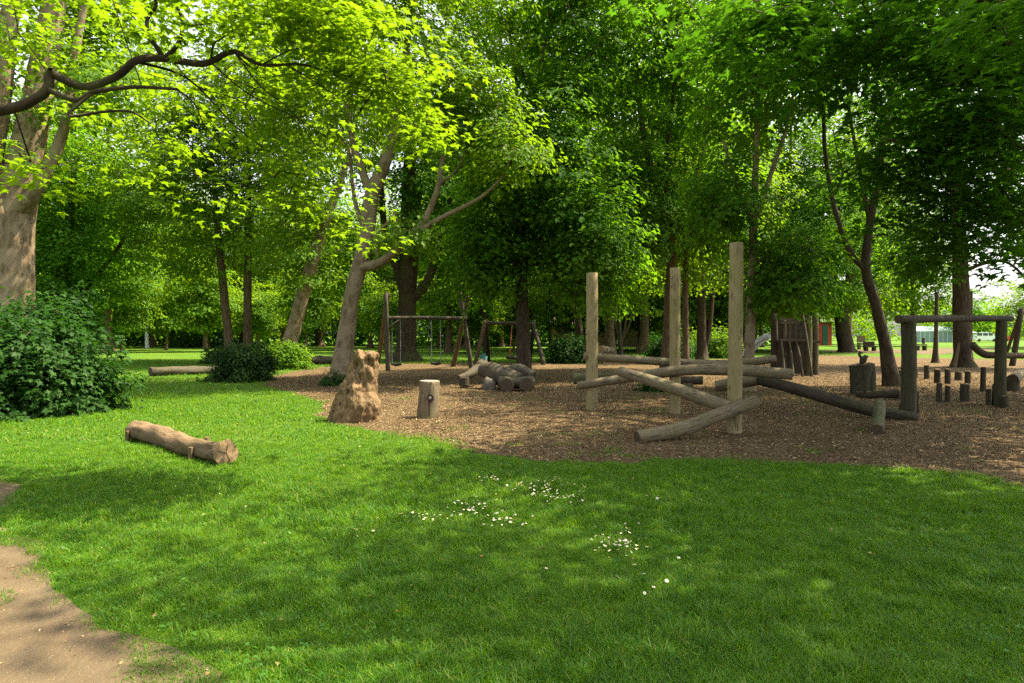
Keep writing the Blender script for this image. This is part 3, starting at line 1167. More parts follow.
mb.beam(kc + [0, 0.007, .07], (.062, -.188, .70), .010, .02)
mb.beam(kc + [0, 0.007, -.07], (.045, -.205, .06), .008, .02)
mb.build('crack', M['timber_dark'], root, smooth=False)

# ---------------------------------------------------------------- log climbing frame
root = thing('log_climbing_frame', 'log climbing frame of three tall posts and crossed grey logs', 'climbing frame', G(690, 418))
r_ = rel(root)


def post(px, py_b, py_t, wpx, mat=M['timber_pale'], seed=1, lean=0.0):
    g = G(px, py_b)
    d = g[1]
    h = (py_b - py_t) * d / F
    r = wpx * d / F / 2
    q = r_(g + [0, 0, -.2], g + [lean * .5, 0, h * .5], g + [lean, 0, h])
    return log_part('post', q, [r * 1.03, r, r * .96], [mat, M['end_tan']], root, 22, 0.05, seed, 8)


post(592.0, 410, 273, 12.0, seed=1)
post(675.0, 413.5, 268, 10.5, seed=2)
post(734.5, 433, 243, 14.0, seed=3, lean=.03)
# upper rail: behind the middle post, from the left post to the right
log_part('log', r_(PX(584, 356, 14.55), PX(625, 359, 14.6), PX(668, 362, 14.55), PX(720, 364, 14.4), PX(776, 359, 14.2)), [.085, .085, .085, .09, .085],
         [M['timber_grey'], M['end_tan']], root, 18, 0.10, 21)
# rising rail: in front of left and middle post
log_part('log', r_(PX(578, 385.5, 14.55), PX(622, 379, 14.2), PX(680, 370.5, 13.75), PX(735, 370, 13.3), PX(793, 374.5, 12.9)), [.085, .095, .11, .115, .105],
         [M['timber_grey'], M['end_dark']], root, 18, 0.10, 22)
# log sloping towards the camera
log_part('log', r_(PX(620, 371.5, 13.7), PX(655, 382, 12.9), PX(700, 397.5, 11.7), PX(731.5, 408.5, 10.85)), [.10, .112, .112, .112],
         [M['timber_grey'], M['end_tan']], root, 20, 0.10, 23)
# lowest log rising from the ground
log_part('log', r_(PX(637, 437.5, 10.15), PX(680, 429.5, 10.45), PX(715, 416.5, 10.72), PX(757, 401, 10.95)), [.10, .11, .11, .10],
         [M['timber_grey'], M['end_dark']], root, 20, 0.10, 24)
# rear rails
log_part('log', r_(PX(716, 386.5, 15.4), PX(740, 382.5, 15.2), PX(765, 378.5, 15)), [.13, .13, .13], [M['timber_grey'], M['end_tan']], root, 16, 0.1, 25)
log_part('log', r_(PX(678, 380.5, 17.2), PX(703, 380.5, 17.0)), [.11, .11], [M['timber_dark'], M['end_dark']], root, 14, 0.1, 26)
log_part('post', r_(PX(688, 383, 17.1), PX(688, 402, 17.1)), [.13, .14], [M['timber_mossy'], M['end_dark']], root, 14, 0.1, 27)
log_part('log', r_(PX(574, 379, 16.6), PX(600, 377, 16.4), PX(625, 376, 16.2)), [.14, .12, .12], [M['timber_mossy'], M['end_dark']], root, 16, 0.12, 28)
log_part('log', r_(PX(601, 349.5, 14.9), PX(612, 351, 17.6)), [.09, .09], [M['timber_grey'], M['end_tan']], root, 14, 0.08, 29)

# long dark balance log and the short log it rests against
ga = PX(758, 379, 14.4)
o = log_part('balance_log', [ga - ga, PX(800, 390, 13.9) - ga, PX(860, 407.5, 13.2) - ga, PX(918, 419.5, 12.75) - ga], [.115, .12, .12, .11], [M['timber_dark'], M['end_dark']], None, 18, 0.08, 31)
o.location = ga
tag(o, 'long dark log sloping down to the wood chips right of the climbing frame', 'log')
ga = PX(877.5, 430.5, 11.0)
o = log_part('short_log', [ga - ga, PX(879, 418, 11.6) - ga, PX(880.5, 403.5, 12.55) - ga], [.10, .10, .095], [M['timber_mossy'], M['end_dark']], None, 18, 0.08, 32)
o.location = ga
tag(o, 'short mossy log propped across the long dark sloping log', 'log')

# boulders and weeds behind frame
def rock(px, py, wpx, hpx, lab, mat='stone', seed=0):
    g = G(px, py)
    k = g[1] / F
    mb = MB()
    NR, NS = 10, 16
    rings = []
    for i in range(NR):
        ph = math.pi * (0.02 + 0.62 * i / (NR - 1))
        ring = []
        for q in range(NS):
            a = 2 * math.pi * q / NS
            v = Vector((math.sin(ph) * math.cos(a), math.sin(ph) * math.sin(a), math.cos(ph)))
            f = 1 + 0.3 * mnoise.noise(v * 1.5 + Vector((seed, 0, 0))) + 0.1 * mnoise.noise(v * 4)
            ring.append(mb.vert((v.x * f * wpx * k / 2, v.y * f * wpx * k / 2, v.z * f * hpx * k * .75 + hpx * k * .25)))
        rings.append(ring)
    for i in range(NR - 1):
        for q in range(NS):
            mb.face((rings[i][q], rings[i + 1][q], rings[i + 1][(q + 1) % NS], rings[i][(q + 1) % NS]))
    mb.face(rings[0])
    o = mb.build('boulder', M[mat])
    o.location = g
    tag(o, lab, 'rock')


rock(766, 377, 10, 8, 'small grey stone on the ground behind the log climbing frame', seed=3)


# ---------------------------------------------------------------- carved log animal bench
root = thing('carved_log_seat', 'heavy grey log seat carved like a crouching animal under the tree', 'log seat', G(500, 391))
r_ = rel(root)
D0 = G(500, 391)[1]
log_part('body_log', r_(PX(481, 370, D0 + 1.0), PX(493, 372, D0 + .8), PX(508, 378, D0 + .4), PX(520, 381, D0 + .2)), [.20, .29, .30, .24], [M['timber_dark_grey'], M['end_dark']], root, 22, 0.14, 41)
log_part('front_log', r_(PX(499, 382, D0 + .05), PX(516, 382.5, D0 + .0), PX(533, 382, D0 + .15)), [.17, .15, .17], [M['timber_dark_grey'], M['end_dark']], root, 20, 0.10, 42)
log_part('foot_block', r_(PX(507, 385.5, D0 - .32), PX(507.5, 384, D0 + .2)), [.20, .20], [M['timber_dark_grey'], M['end_dark']], root, 20, 0.08, 43)
log_part('foot_block', r_(PX(526.5, 384.5, D0 - .3), PX(526, 383.5, D0 + .2)), [.20, .19], [M['timber_dark_grey'], M['end_dark']], root, 20, 0.08, 44)
log_part('back_log', r_(PX(507, 372, D0 + 1.2), PX(520, 371, D0 + 1.1), PX(533, 377, D0 + .9)), [.18, .22, .18], [M['timber_dark_grey'], M['end_dark']], root, 18, 0.12, 45)
log_part('head_log', r_(PX(459, 378.5, D0 + .9), PX(470, 374, D0 + 1.2), PX(484, 363, D0 + 1.9)), [.10, .13, .16], [M['timber_dark_grey'], M['end_dark']], root, 16, 0.10, 46)
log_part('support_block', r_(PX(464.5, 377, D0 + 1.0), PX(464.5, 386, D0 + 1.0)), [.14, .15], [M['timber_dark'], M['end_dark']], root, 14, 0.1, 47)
rock(489, 390, 15, 13, 'rough grey block lying against the carved log seat', seed=9)
mb = MB()
g = PX(483, 362, D0 + 2.6)
mb.tube([(0, 0, -.30), (0, 0, -.12), (.03, 0, .05), (.02, 0, .16)], [.14, .15, .12, .04], 12, True, 0.25, 5)
o = mb.build('cloth_bundle', M['teal'])
o.location = (g[0], g[1], 0.9)
MBg = o
tag(o, 'small teal cloth bundle resting on the carved log seat', 'cloth')
log_part('prop_log', r_(PX(483, 368, D0 + 2.6), PX(483, 376, D0 + 2.6)), [.16, .17], [M['timber_dark'], M['end_dark']], root, 12, 0.1, 48)
o.location = (g[0], g[1], float(PX(483, 368, D0 + 2.6)[2]) + .31)


# ---------------------------------------------------------------- swings
def pole_part(name, a, b_, ra, rb, mat, parent, r_, seed=1, sides=12):
    return log_part(name, r_(a, (np.asarray(a) + np.asarray(b_)) / 2 + [0.02, 0, 0.02], b_), [ra, (ra + rb) / 2, rb], [mat, M['end_dark']], parent, sides, 0.06, seed, 4)


def cable(name, a, b_, r, mat, parent, r_):
    mb = MB()
    mb.tube(r_(a, b_), r, 6, False)
    return mb.build(name, mat, parent)


ds = 30.2
root = thing('swing_set', 'wide timber swing set with crossed end poles before the huge tree', 'swing', G(387, 371))
r_ = rel(root)
g1 = G(388, 371)
pole_part('leg', g1 + [0, 0, -.1], PX(385.5, 294, ds), .11, .10, M['timber_dark_grey'], root, r_, 51)
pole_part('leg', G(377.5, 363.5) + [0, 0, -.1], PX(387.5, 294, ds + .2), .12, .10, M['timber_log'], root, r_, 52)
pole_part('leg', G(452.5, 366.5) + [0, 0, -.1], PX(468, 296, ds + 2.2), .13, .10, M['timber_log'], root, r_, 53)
pole_part('leg', G(471.5, 368.5) + [0, 0, -.1], PX(459.5, 292, ds + 2.0), .11, .09, M['timber_dark_grey'], root, r_, 54)
pole_part('beam', PX(385, 318, ds), PX(467, 318.5, ds + 2.1), .085, .085, M['timber_dark_grey'], root, r_, 55)
pole_part('brace', PX(386.5, 329, ds), PX(399, 320, ds + .3), .05, .05, M['timber_dark_grey'], root, r_, 56)
for (xa, xb, ys) in ((391.5, 401, 364), (431, 441, 363)):
    dd = ds + (xa - 385) / 82 * 2.1
    dd2 = ds + (xb - 385) / 82 * 2.1
    st = root
    mb = MB()
    a, c = r_(PX(xa, ys, dd), PX(xb, ys, dd2))
    mb.tube([a, (a + c) / 2 + [0, 0, -.04], c], [.06, .075, .06], 10, True)
    seat = mb.build('swing_seat', M['rubber'], root)
    cable('chain', PX(xa + .5, 318, dd), PX(xa + .5, ys, dd), .018, M['chain'], root, r_)
    cable('chain', PX(xb - .5, 318, dd2), PX(xb - .5, ys, dd2), .018, M['chain'], root, r_)

d2 = 37.0
root = thing('nest_swing', 'dark timber swing with a round nest seat on reddish ropes', 'swing', G(475, 364.5))
r_ = rel(root)
pole_part('leg', G(474.5, 364.5) + [0, 0, -.1], PX(485, 321, d2), .12, .10, M['timber_log'], root, r_, 61)
pole_part('leg', G(488.5, 361.8) + [0, 0, -.1], PX(485.5, 321, d2 + .3), .13, .11, M['timber_dark'], root, r_, 62)
pole_part('leg', G(544, 364.8) + [0, 0, -.1], PX(533, 323.5, d2 + .4), .13, .10, M['timber_dark'], root, r_, 63)
pole_part('leg', G(529.5, 361.5) + [0, 0, -.1], PX(533.5, 323.5, d2 + .8), .12, .10, M['timber_dark'], root, r_, 64)
pole_part('beam', PX(483, 323, d2), PX(535, 324, d2 + .6), .10, .10, M['timber_dark'], root, r_, 65)
mb = MB()
cc = r_(PX(517, 357.5, d2 + .2))[0]
ringp = [cc + [math.cos(a) * .55, math.sin(a) * .55, 0] for a in np.linspace(0, 2 * math.pi, 25)]
mb.tube(ringp, .075, 8, False)
for q in np.linspace(-.4, .4, 7):
    hw = math.sqrt(.55 ** 2 - q * q)
    mb.tube([cc + [-hw, q, -.02], cc + [0, q, -.12], cc + [hw, q, -.02]], .02, 5, False)
    mb.tube([cc + [q, -hw, -.02], cc + [q, 0, -.12], cc + [q, hw, -.02]], .02, 5, False)
mb.build('nest_seat', M['rubber'], root)
l0 = np.array(root.location)
for a in (0.8, 2.3, 3.9, 5.5):
    cable('rope', cc + l0 + [math.cos(a) * .55, math.sin(a) * .55, .05], PX(517 + (5 if math.cos(a) > 0 else -5), 324, d2 + .3), .022, M['rope_red'], root, r_)

# swing frame leaving the picture on the right
root = thing('pole_swing', 'dark timber pole frame half out of view at the right edge', 'swing', G(1012, 366))
r_ = rel(root)
dd = G(1012, 366)[1]
pole_part('leg', G(1012, 366) + [0, 0, -.1], PX(1021, 309, dd), .14, .12, M['timber_dark'], root, r_, 71)
pole_part('leg', G(1003, 362) + [0, 0, -.1], PX(1021, 309, dd + .3), .09, .08, M['timber_dark'], root, r_, 72)
pole_part('leg', G(1098, 364) + [0, 0, -.1], PX(1086, 309, dd), .14, .12, M['timber_dark'], root, r_, 73)
pole_part('beam', PX(1018, 312, dd), PX(1090, 311, dd + .4), .11, .11, M['timber_dark'], root, r_, 74)


# ---------------------------------------------------------------- climbing tower
dt = G(800, 376)[1]
root = thing('climbing_tower', 'dark wooden climbing tower with slatted rail, sloping bars and metal slide', 'climbing tower', G(795, 376))
r_ = rel(root)
for (px, yb, yt, dd, rr) in ((774, 373, 314, dt + .9, .15), (782, 374, 317, dt + .2, .16), (808, 375, 311, dt + .1, .15), (815, 374, 312, dt + .9, .13)):
    pole_part('post', np.array([*PX(px, yb, dd)[:2], -.1]), PX(px, yt, dd), rr, rr * .9, M['timber_dark'] if px < 805 else M['timber_mossy'], root, r_, px)
for (a, c) in (((781, 340), (784.5, 371)), ((789, 341), (793.5, 373)), ((796, 340), (803, 375)), ((801.5, 309), (812, 376))):
    pole_part('bar', PX(a[0], a[1], dt), np.array([*PX(c[0], c[1], dt - .5)[:2], 0.0]), .045, .05, M['timber_dark_grey'], root, r_, a[0])
for yy in (319, 322.5, 340):
    mb = MB()
    mb.beam(*r_(PX(780, yy, dt - .02), PX(808, yy, dt - .02)), .06, .10)
    mb.build('rail', M['timber_dark_grey'], root, smooth=False)
for xx in (784.5, 790, 795.5, 801):
    mb = MB()
    mb.beam(*r_(PX(xx, 323.5, dt), PX(xx, 339, dt)), .09, .03)
    mb.build('slat', M['timber_dark_grey'], root, smooth=False)
mb = MB()
pa = r_(PX(794, 341.5, dt + .8))[0]
mb.box(pa, (1.45, 1.5, .10))
mb.build('platform', M['timber_dark'], root, smooth=False)
mb = MB()
for i in range(8):
    xx = 776 + i * 5.0
    a, c = r_(PX(xx, 318, dt + 1.6), PX(xx, 374, dt + 1.6))
    mb.beam(a, c, .20, .03)
mb.build('back_boards', M['timber_dark'], root, smooth=False)
mb = MB()
sp = smooth_path(r_(PX(771, 335.5, dt + 1.2), PX(766, 337, dt + 1.3), PX(757, 343.5, dt + 1.6), PX(748, 352, dt + 1.9), PX(742, 360, dt + 2.1), PX(737, 361, dt + 2.2)), 5)
for a, c in zip(sp[:-1], sp[1:]):
    for off in (-.27, .27):
        mb.beam(a + [0, off, .0], c + [0, off, .0], .03, .20)
    mb.beam(a + [0, 0, -.08], c + [0, 0, -.08], .55, .02)
mb.build('slide', M['metal'], root, smooth=False)

# ---------------------------------------------------------------- stump with perched crow carving
g = G(861, 394)
root = thing('carved_bird_stump', 'broad mossy stump with a small carved bird on its top', 'stump', g)
k = g[1] / F
log_part('stump', [(-.02, 0, -.1), (0, 0, .35), (-.02, .02, .72), (-.03, .02, .80)], [.27, .265, .29, .29], [M['timber_mossy_shaded'], M['end_dark']], root, 20, 0.16, 81)
log_part('slab', [(.20, -.05, -.05), (.22, -.05, .4), (.20, -.04, .83)], [.15, .15, .14], [M['timber_mossy_shaded'], M['end_dark']], root, 14, 0.12, 82)
bd = thing('carved_bird', 'small dark bird carving perched on the broad mossy stump', 'carving', g + [.03, 0, .82])
mb = MB()
mb.tube([(-.02, 0, -.01), (.0, 0, .05), (.03, 0, .10), (.06, 0, .15), (.10, 0, .19), (.17, 0, .20)], [.05, .07, .09, .08, .06, .02], 12, True, 0.1, 3)
mb.build('body', M['timber_dark'], bd)
mb = MB()
mb.tube([(.02, 0, .13), (-.05, 0, .2), (-.08, 0, .27), (-.05, 0, .31), (-.01, 0, .30), (.04, 0, .285)], [.05, .035, .035, .04, .025, .006], 10, True)
mb.build('head', M['timber_dark'], bd)
ga = PX(858, 397, 17.6)
o = log_part('fallen_branch', [(0, 0, 0), PX(868, 398, 17.2) - ga, PX(884, 397, 17.0) - ga, PX(899, 396.5, 16.9) - ga], [.08, .09, .09, .12], [M['timber_dark'], M['end_tan']], None, 14, 0.15, 83)
o.location = (ga[0], ga[1], 0.075)
tag(o, 'dark branch lying on the ground in front of the bird stump', 'branch')

# ---------------------------------------------------------------- log gateway and stepping posts
root = thing('log_gateway', 'dark log gateway of two thick posts under one heavy beam', 'log gateway', G(954, 410))
r_ = rel(root)
gl, gr_ = G(909, 417), G(1000.5, 407)
dl, dr = gl[1], gr_[1]
log_part('post', r_(gl + [0, 0, -.1], gl + [0, 0, 1], PX(908.5, 321, dl)), [.145, .135, .13], [M['timber_mossy_shaded'], M['end_dark']], root, 18, 0.08, 91)
log_part('post', r_(gr_ + [0, 0, -.1], gr_ + [0, 0, 1], PX(1001.5, 321, dr)), [.118, .115, .11], [M['timber_mossy_shaded'], M['end_dark']], root, 18, 0.08, 92)
log_part('beam', r_(PX(898, 319.5, dl - .2), PX(950, 318.5, (dl + dr) / 2), PX(1011, 318.5, dr + .25)), [.078, .074, .068], [M['timber_dark'], M['end_dark']], root, 18, 0.08, 93)
back = [(927, 365, 379, 5), (937.5, 369, 383, 6), (948, 369, 384, 5.5), (958.5, 372, 380.5, 6.5), (968, 371, 383.5, 5.5), (901, 370, 378.5, 4.5), (915.5, 368, 377.5, 4.5)]
front = [(939.5, 383, 402.5, 5.5), (948, 386, 402, 5), (989, 389, 405.5, 5), (917.5, 391, 414, 5)]
spec = [(983, 367, 391.5, 5, 'tall thin stepping post right of the others, inside the log gateway'),
        (965, 384, 401.5, 8.5, 'thickest stepping post, standing mid way between the gateway posts'),
        (995.5, 384, 405.5, 5.5, 'stepping post standing just left of the right gateway post'),
        (1006, 396, 408, 7, 'squat stepping post against the foot of the right gateway post'),
        (902, 403, 416, 5, 'low stepping post left of the left gateway post')]
ALLP = [(x, t, b_, w_, 'short dark stepping post in the far row beyond the log gateway') for x, t, b_, w_ in back] + \
       [(x, t, b_, w_, 'short dark stepping post in the near row at the log gateway') for x, t, b_, w_ in front] + spec
for i, (x, t, b_, w_, lab) in enumerate(ALLP):
    g = G(x, b_)
    k = g[1] / F
    r = w_ * k / 2
    lean = random.uniform(-.03, .03)
    o = log_part('stepping_post', [(0, 0, -.08), (lean * .5, 0, (b_ - t) * k * .5), (lean, 0, (b_ - t) * k)], [r * 1.05, r, r * .95], [M['timber_dark'], M['end_tan']], None, 14, 0.10, 100 + i)
    o.location = g
    o.rotation_euler = (0, 0, i * 1.3)
    tag(o, lab, 'post', 'stepping posts round the log gateway')

ga = PX(1013, 380, 19.5)
o = log_part('fallen_log', [(0, 0, 0), PX(1025, 372, 20.2) - ga + [0, 0, -.0], PX(1060, 360, 22) - ga], [.17, .13, .11], [M['timber_grey'], M['end_dark']], None, 16, 0.14, 120)
o.location = ga
tag(o, 'pale grey log leaning into view at the right edge', 'log')
log_part('log_foot', [(0.05, 0.1, -.3 - .05), (0.05, .1, -.02)], [.2, .18], [M['timber_dark'], M['end_dark']], o, 12, 0.1, 121)

# fallen limb and leaning stick by the right hand trunk
ga = G(974, 366)
dg = 33.0
ga = PX(972, 344, dg)
o = log_part('fallen_limb', [(0, 0, 0), PX(978, 350, dg) - ga, PX(986, 354.5, dg - .4) - ga, PX(1005, 355.5, dg - .5) - ga, PX(1040, 356, dg) - ga], [.16, .17, .17, .15, .13], [M['bark_dark'], M['end_dark']], None, 12, 0.12, 131)
o.location = ga
tag(o, 'dark curved fallen limb leaning from the right hand trunk', 'branch')
ga = G(954, 367.5)
o = log_part('leaning_stick', [(0, 0, -.03), PX(957, 355, ga[1] + .1) - ga, PX(959, 343, ga[1] + .3) - ga], [.10, .08, .07], [M['bark_brown'], M['end_dark']], None, 10, 0.1, 132)
o.location = ga
tag(o, 'thick stick leaning on the left of the right hand trunk', 'branch')
for (px, yb, yt, wpx, lab) in ((935.5, 363, 292, 4.0, 'slim bare dark pole with flared foot behind the stepping posts'), (970, 360, 291, 3.6, 'slim bare pole close behind the thick right hand trunk')):
    g = G(px, yb)
    k = g[1] / F
    mb = MB()
    h = (yb - yt) * k
    r = wpx * k / 2
    mb.tube([(0, 0, -.1), (0, 0, .2), (0, 0, .6), (.03, 0, 1.5), (.05, 0, h)], [r * 2.4, r * 1.7, r * 1.2, r, r * .85], 12, True, 0.1, int(px))
    o = mb.build('wooden_pole', M['bark_dark'])
    o.location = g
    tag(o, lab, 'pole')


# ---------------------------------------------------------------- far things
def far_house(name, lab, px0, px1, d, eave, ridge, wall, windows=(), depth=9.0, cat='building'):
    a, c = PX(px0, 340, d), PX(px1, 340, d)
    cx_ = (a[0] + c[0]) / 2
    wd = c[0] - a[0]
    root = thing(name, lab, cat, (cx_, d, 0))
    mb = MB()
    mb.box((0, depth / 2, eave / 2), (wd, depth, eave))
    mb.build('wall', wall, root, smooth=False)
    mb = MB()
    e = 0.3
    pr = [(-wd / 2 - e, -e, eave + .01), (wd / 2 + e, -e, eave + .01), (wd / 2 + e, depth + e, eave + .01), (-wd / 2 - e, depth + e, eave + .01), (-wd / 2 - e, depth / 2, ridge), (wd / 2 + e, depth / 2, ridge)]
    ids = [mb.vert(p) for p in pr]
    for f in ((0, 1, 5, 4), (2, 3, 4, 5), (1, 2, 5), (3, 0, 4), (3, 2, 1, 0)):
        mb.face([ids[i] for i in f])
    mb.build('roof', M['roof'], root, smooth=False)
    for (fx, z0, w_, h_) in windows:
        mb = MB()
        mb.box((fx * wd / 2, -.03, z0 + h_ / 2), (w_ + .2, .10, h_ + .2))
        f = mb.build('window', M['white'], root, smooth=False)
        mb = MB()
        for sx in (-.25, .25):
            mb.box((fx * wd / 2 + sx * w_, -.06, z0 + h_ / 2), (w_ * .46, .08, h_))
        mb.build('pane', M['glass'], f, smooth=False)
    return root


far_house('brick_house', 'brown brick house half hidden behind the trees in the middle', 552, 655, 92, 3.0, 4.6, M['brick'], ((-.5, 1.0, 1.4, 1.2), (.15, .5, 1.5, 1.8)))
# red and green shed
sh = thing('shed', 'small red shed with dark green door under the far trees', 'shed', (*PX(825, 345, 105)[:2], 0))
mb = MB()
mb.box((0, 1.2, 1.7), (2.2, 2.2, 3.4))
mb.build('wall', M['red'], sh, smooth=False)
mb = MB()
mb.box((0.05, .06, 1.6), (.8, .06, 3.0))
mb.build('door', M['green_paint'], sh, smooth=False)
mb = MB()
mb.box((0, 1.2, 3.5), (2.6, 2.6, .2))
mb.build('roof', M['roof'], sh, smooth=False)


def crate(px, py, wm, hm, lab, back=False, mat='timber_dark'):
    g = G(px, py)
    root = thing('park_seat', lab, 'bench', g)
    mb = MB()
    mb.box((0, 0, hm * .45), (wm, .5, .12))
    mb.build('seat', M[mat], root, smooth=False)
    for sx in (-1, 1):
        mb = MB()
        mb.box((sx * wm * .36, 0, hm * .19), (wm * .22, .45, hm * .38))
        mb.build('leg', M[mat], root, smooth=False)
    mb = MB()
    mb.box((0 if not back else wm * .38, .22, hm * .76), (wm if not back else wm * .25, .10, hm * .48))
    mb.build('backrest', M[mat], root, smooth=False)


crate(870, 351, 1.1, .95, 'dark wooden seat on the far path by the leaning tree')
crate(921, 350.5, 1.0, 1.3, 'dark wooden chair beyond the left gateway post', True)
crate(862, 349.5, .9, 1.5, 'small grey seat standing behind the dark far seat', False, 'timber_grey')


def van(px, d, lab, body, L=5.0):
    p = PX(px, 340, d)
    root = thing('parked_van', lab, 'van', (p[0], d, 0))
    mb = MB()
    prof = [(-L / 2, .35), (-L / 2, 2.2), (-L / 2 + .2, 2.35), (L * .2, 2.35), (L * .36, 1.45), (L / 2 - .1, 1.2), (L / 2, .9), (L / 2, .35)]
    A = [mb.vert((x, -.95, z)) for x, z in prof]
    B = [mb.vert((x, .95, z)) for x, z in prof]
    mb.face(A)
    mb.face(B[::-1])
    for i in range(len(prof)):
        j = (i + 1) % len(prof)
        mb.face((A[j], A[i], B[i], B[j]))
    mb.build('body', body, root, smooth=False)
    mb = MB()
    for x0, x1 in ((-L * .42, -L * .2), (-L * .16, L * .05), (L * .09, L * .26)):
        mb.box(((x0 + x1) / 2, -.96, 1.75), (x1 - x0, .03, .6))
    mb.build('window', M['glass'], root, smooth=False)
    for sx in (-.32, .32):
        mb = MB()
        mb.tube([(sx * L, -.98, .35), (sx * L, -.72, .35)], .35, 16, True)
        mb.build('wheel', M['rubber'], root)


van(984, 165, 'white van parked far off behind the right gateway post', M['white'], 5.5)
van(998, 172, 'red van parked far off right of the white van', M['red'], 5.0)
gh = thing('glasshouse', 'pale low glasshouse far beyond the log gateway', 'glasshouse', (*PX(936, 340, 150)[:2], 0))
b = NB('pale_glass')
b.base((0.20, 0.30, 0.27), 0.3, 0.4)
mb = MB()
mb.box((0, 2, 1.2), (9, 4, 2.4))
mb.build('wall', b.m, gh, smooth=False)
mb = MB()
for i in range(10):
    mb.box((-4.5 + i, -.04, 1.2), (.09, .08, 2.5))
mb.build('frame', M['white'], gh, smooth=False)
mb = MB()
ids = [mb.vert(p) for p in ((-4.6, -.1, 2.45), (4.6, -.1, 2.45), (4.6, 4.1, 2.45), (-4.6, 4.1, 2.45), (-4.6, 2, 3.5), (4.6, 2, 3.5))]
for f in ((0, 1, 5, 4), (2, 3, 4, 5), (1, 2, 5), (3, 0, 4), (3, 2, 1, 0)):
    mb.face([ids[i] for i in f])
mb.build('roof', b.m, gh, smooth=False)


# ------------------------------------------------------------------ trees
def P3(l, d):
    return [PX(x, y, d) for x, y in l]


def E_(px0, px1, py0, py1, d, n):
    a, c = PX(px0, py1, d), PX(px1, py0, d)
    return ((a + c) / 2, (abs(c[0] - a[0]) / 2, abs(c[0] - a[0]) / 2, abs(c[2] - a[2]) / 2), n, .6, -1)


# A: thick pale trunk at the left edge
def skA(s):
    d = 18.5
    t = s.limb([np.array([*PX(6, 390, d)[:2], -.1])] + P3([(9, 330), (11, 265), (16, 205), (29, 150), (42, 85), (54, 20), (62, -60), (70, -160)], d), [.66, .60, .55, .50, .42, .34, .30, .25, .16])
    a = s.nearest(PX(15, 212, d))
    s.limb([s.p[a]] + P3([(40, 186), (58, 150), (68, 118), (76, 60), (90, -10)], d - .5), [.3, .17, .14, .12, .10, .08], a)
    a = s.nearest(PX(11, 265, d))
    s.limb([s.p[a]] + P3([(-2, 215), (-8, 165), (2, 110), (8, 50), (18, -20), (22, -90)], d - .4), [.35, .27, .25, .23, .22, .20, .15], a)


build_tree('broadleaf_tree', 'tree with a thick pale forked trunk at the left edge', skA, [((-14, 18.5, 15.5), (6.5, 6, 5.5), 170, .5, -.8), ((-15, 18, 9), (3.5, 3, 2.5), 30, .5, -1), ((-11, 17.5, 8.6), (2.4, 2, 1.2), 16, .6, -1), E_(45, 160, -40, 110, 21, 44)],
           M['leaf_mid'], M['bark_pale'], 110, .17, .9, T_QUAD, 101, skip_low=6)


# B: tree out of view on the left whose limb hangs into the picture
def skB(s):
    s.limb([(-8.2, 6.0, -.1), (-8.1, 6.0, 2.0), (-7.9, 6.1, 4.0), (-7.6, 6.3, 6.5), (-7.4, 6.6, 9.5)], [.42, .36, .32, .26, .16])
    a = s.nearest((-8, 6.05, 3.0))
    m = s.limb([s.p[a], (-6.2, 6.4, 3.5)] + [PX(x, y, d) for x, y, d in ((0, 112, 6.5), (38, 99, 6.5), (50, 88, 6.5), (54, 76, 6.5), (85, 88, 6.6), (118, 78, 6.7), (138, 62, 6.7), (165, 60, 6.8), (205, 65, 6.9), (235, 53, 7.0), (262, 66, 7.1), (305, 66, 7.2), (345, 80, 7.3))],
               [.14, .09, .048, .044, .043, .043, .040, .040, .040, .038, .036, .028, .019, .014, .009], a)
    def br(start, pts, r):
        j = s.nearest(PX(*start))
        s.limb([s.p[j]] + [PX(*q) for q in pts], np.linspace(r, r * .45, len(pts) + 1), j)
    br((50, 90, 6.5), [(78, 101, 6.4), (95, 93, 6.4), (135, 88, 6.5), (178, 90, 6.6)], .032)
    br((178, 90, 6.6), [(196, 105, 6.7), (205, 125, 6.8), (230, 155, 7.0), (262, 190, 7.2)], .010)
    br((54, 76, 6.5), [(52, 70, 6.45)], .05)
    br((215, 62, 6.9), [(250, 95, 7.0), (300, 120, 7.2), (330, 140, 7.4)], .010)
    br((170, 62, 6.8), [(200, 88, 7.0), (245, 105, 7.2), (262, 150, 7.4)], .009)
    br((165, 60, 6.8), [(158, 48, 6.8), (150, 36, 6.8), (149, 20, 6.8), (158, 4, 6.8), (140, -15, 6.8)], .028)
    br((150, 36, 6.8), [(138, 22, 6.8), (126, 8, 6.8)], .012)
    br((168, 60, 6.8), [(174, 52, 6.8), (181, 42, 6.8), (184, 24, 6.8), (178, 5, 6.9), (172, -12, 6.9)], .026)
    br((183, 28, 6.8), [(205, 25, 6.9), (228, 17, 7.0), (250, 14, 7.1)], .016)
    br((213, 64, 6.9), [(215, 45, 6.9), (224, 39, 7.0), (240, 28, 7.0)], .014)
    br((262, 66, 7.1), [(285, 54, 7.15), (310, 46, 7.2)], .011)
    br((290, 67, 7.15), [(318, 84, 7.2), (345, 102, 7.3)], .010)
    br((235, 55, 7.0), [(262, 88, 7.05), (292, 112, 7.1), (318, 150, 7.2)], .011)
    br((235, 55, 7.0), [(255, 70, 7.0), (262, 62, 7.1)], .012)
    br((95, 93, 6.4), [(70, 116, 6.3), (100, 113, 6.3), (130, 112, 6.3), (150, 123, 6.4)], .02)
    br((138, 62, 6.7), [(190, 80, 7.2), (240, 130, 7.5), (290, 165, 7.8)], .018)


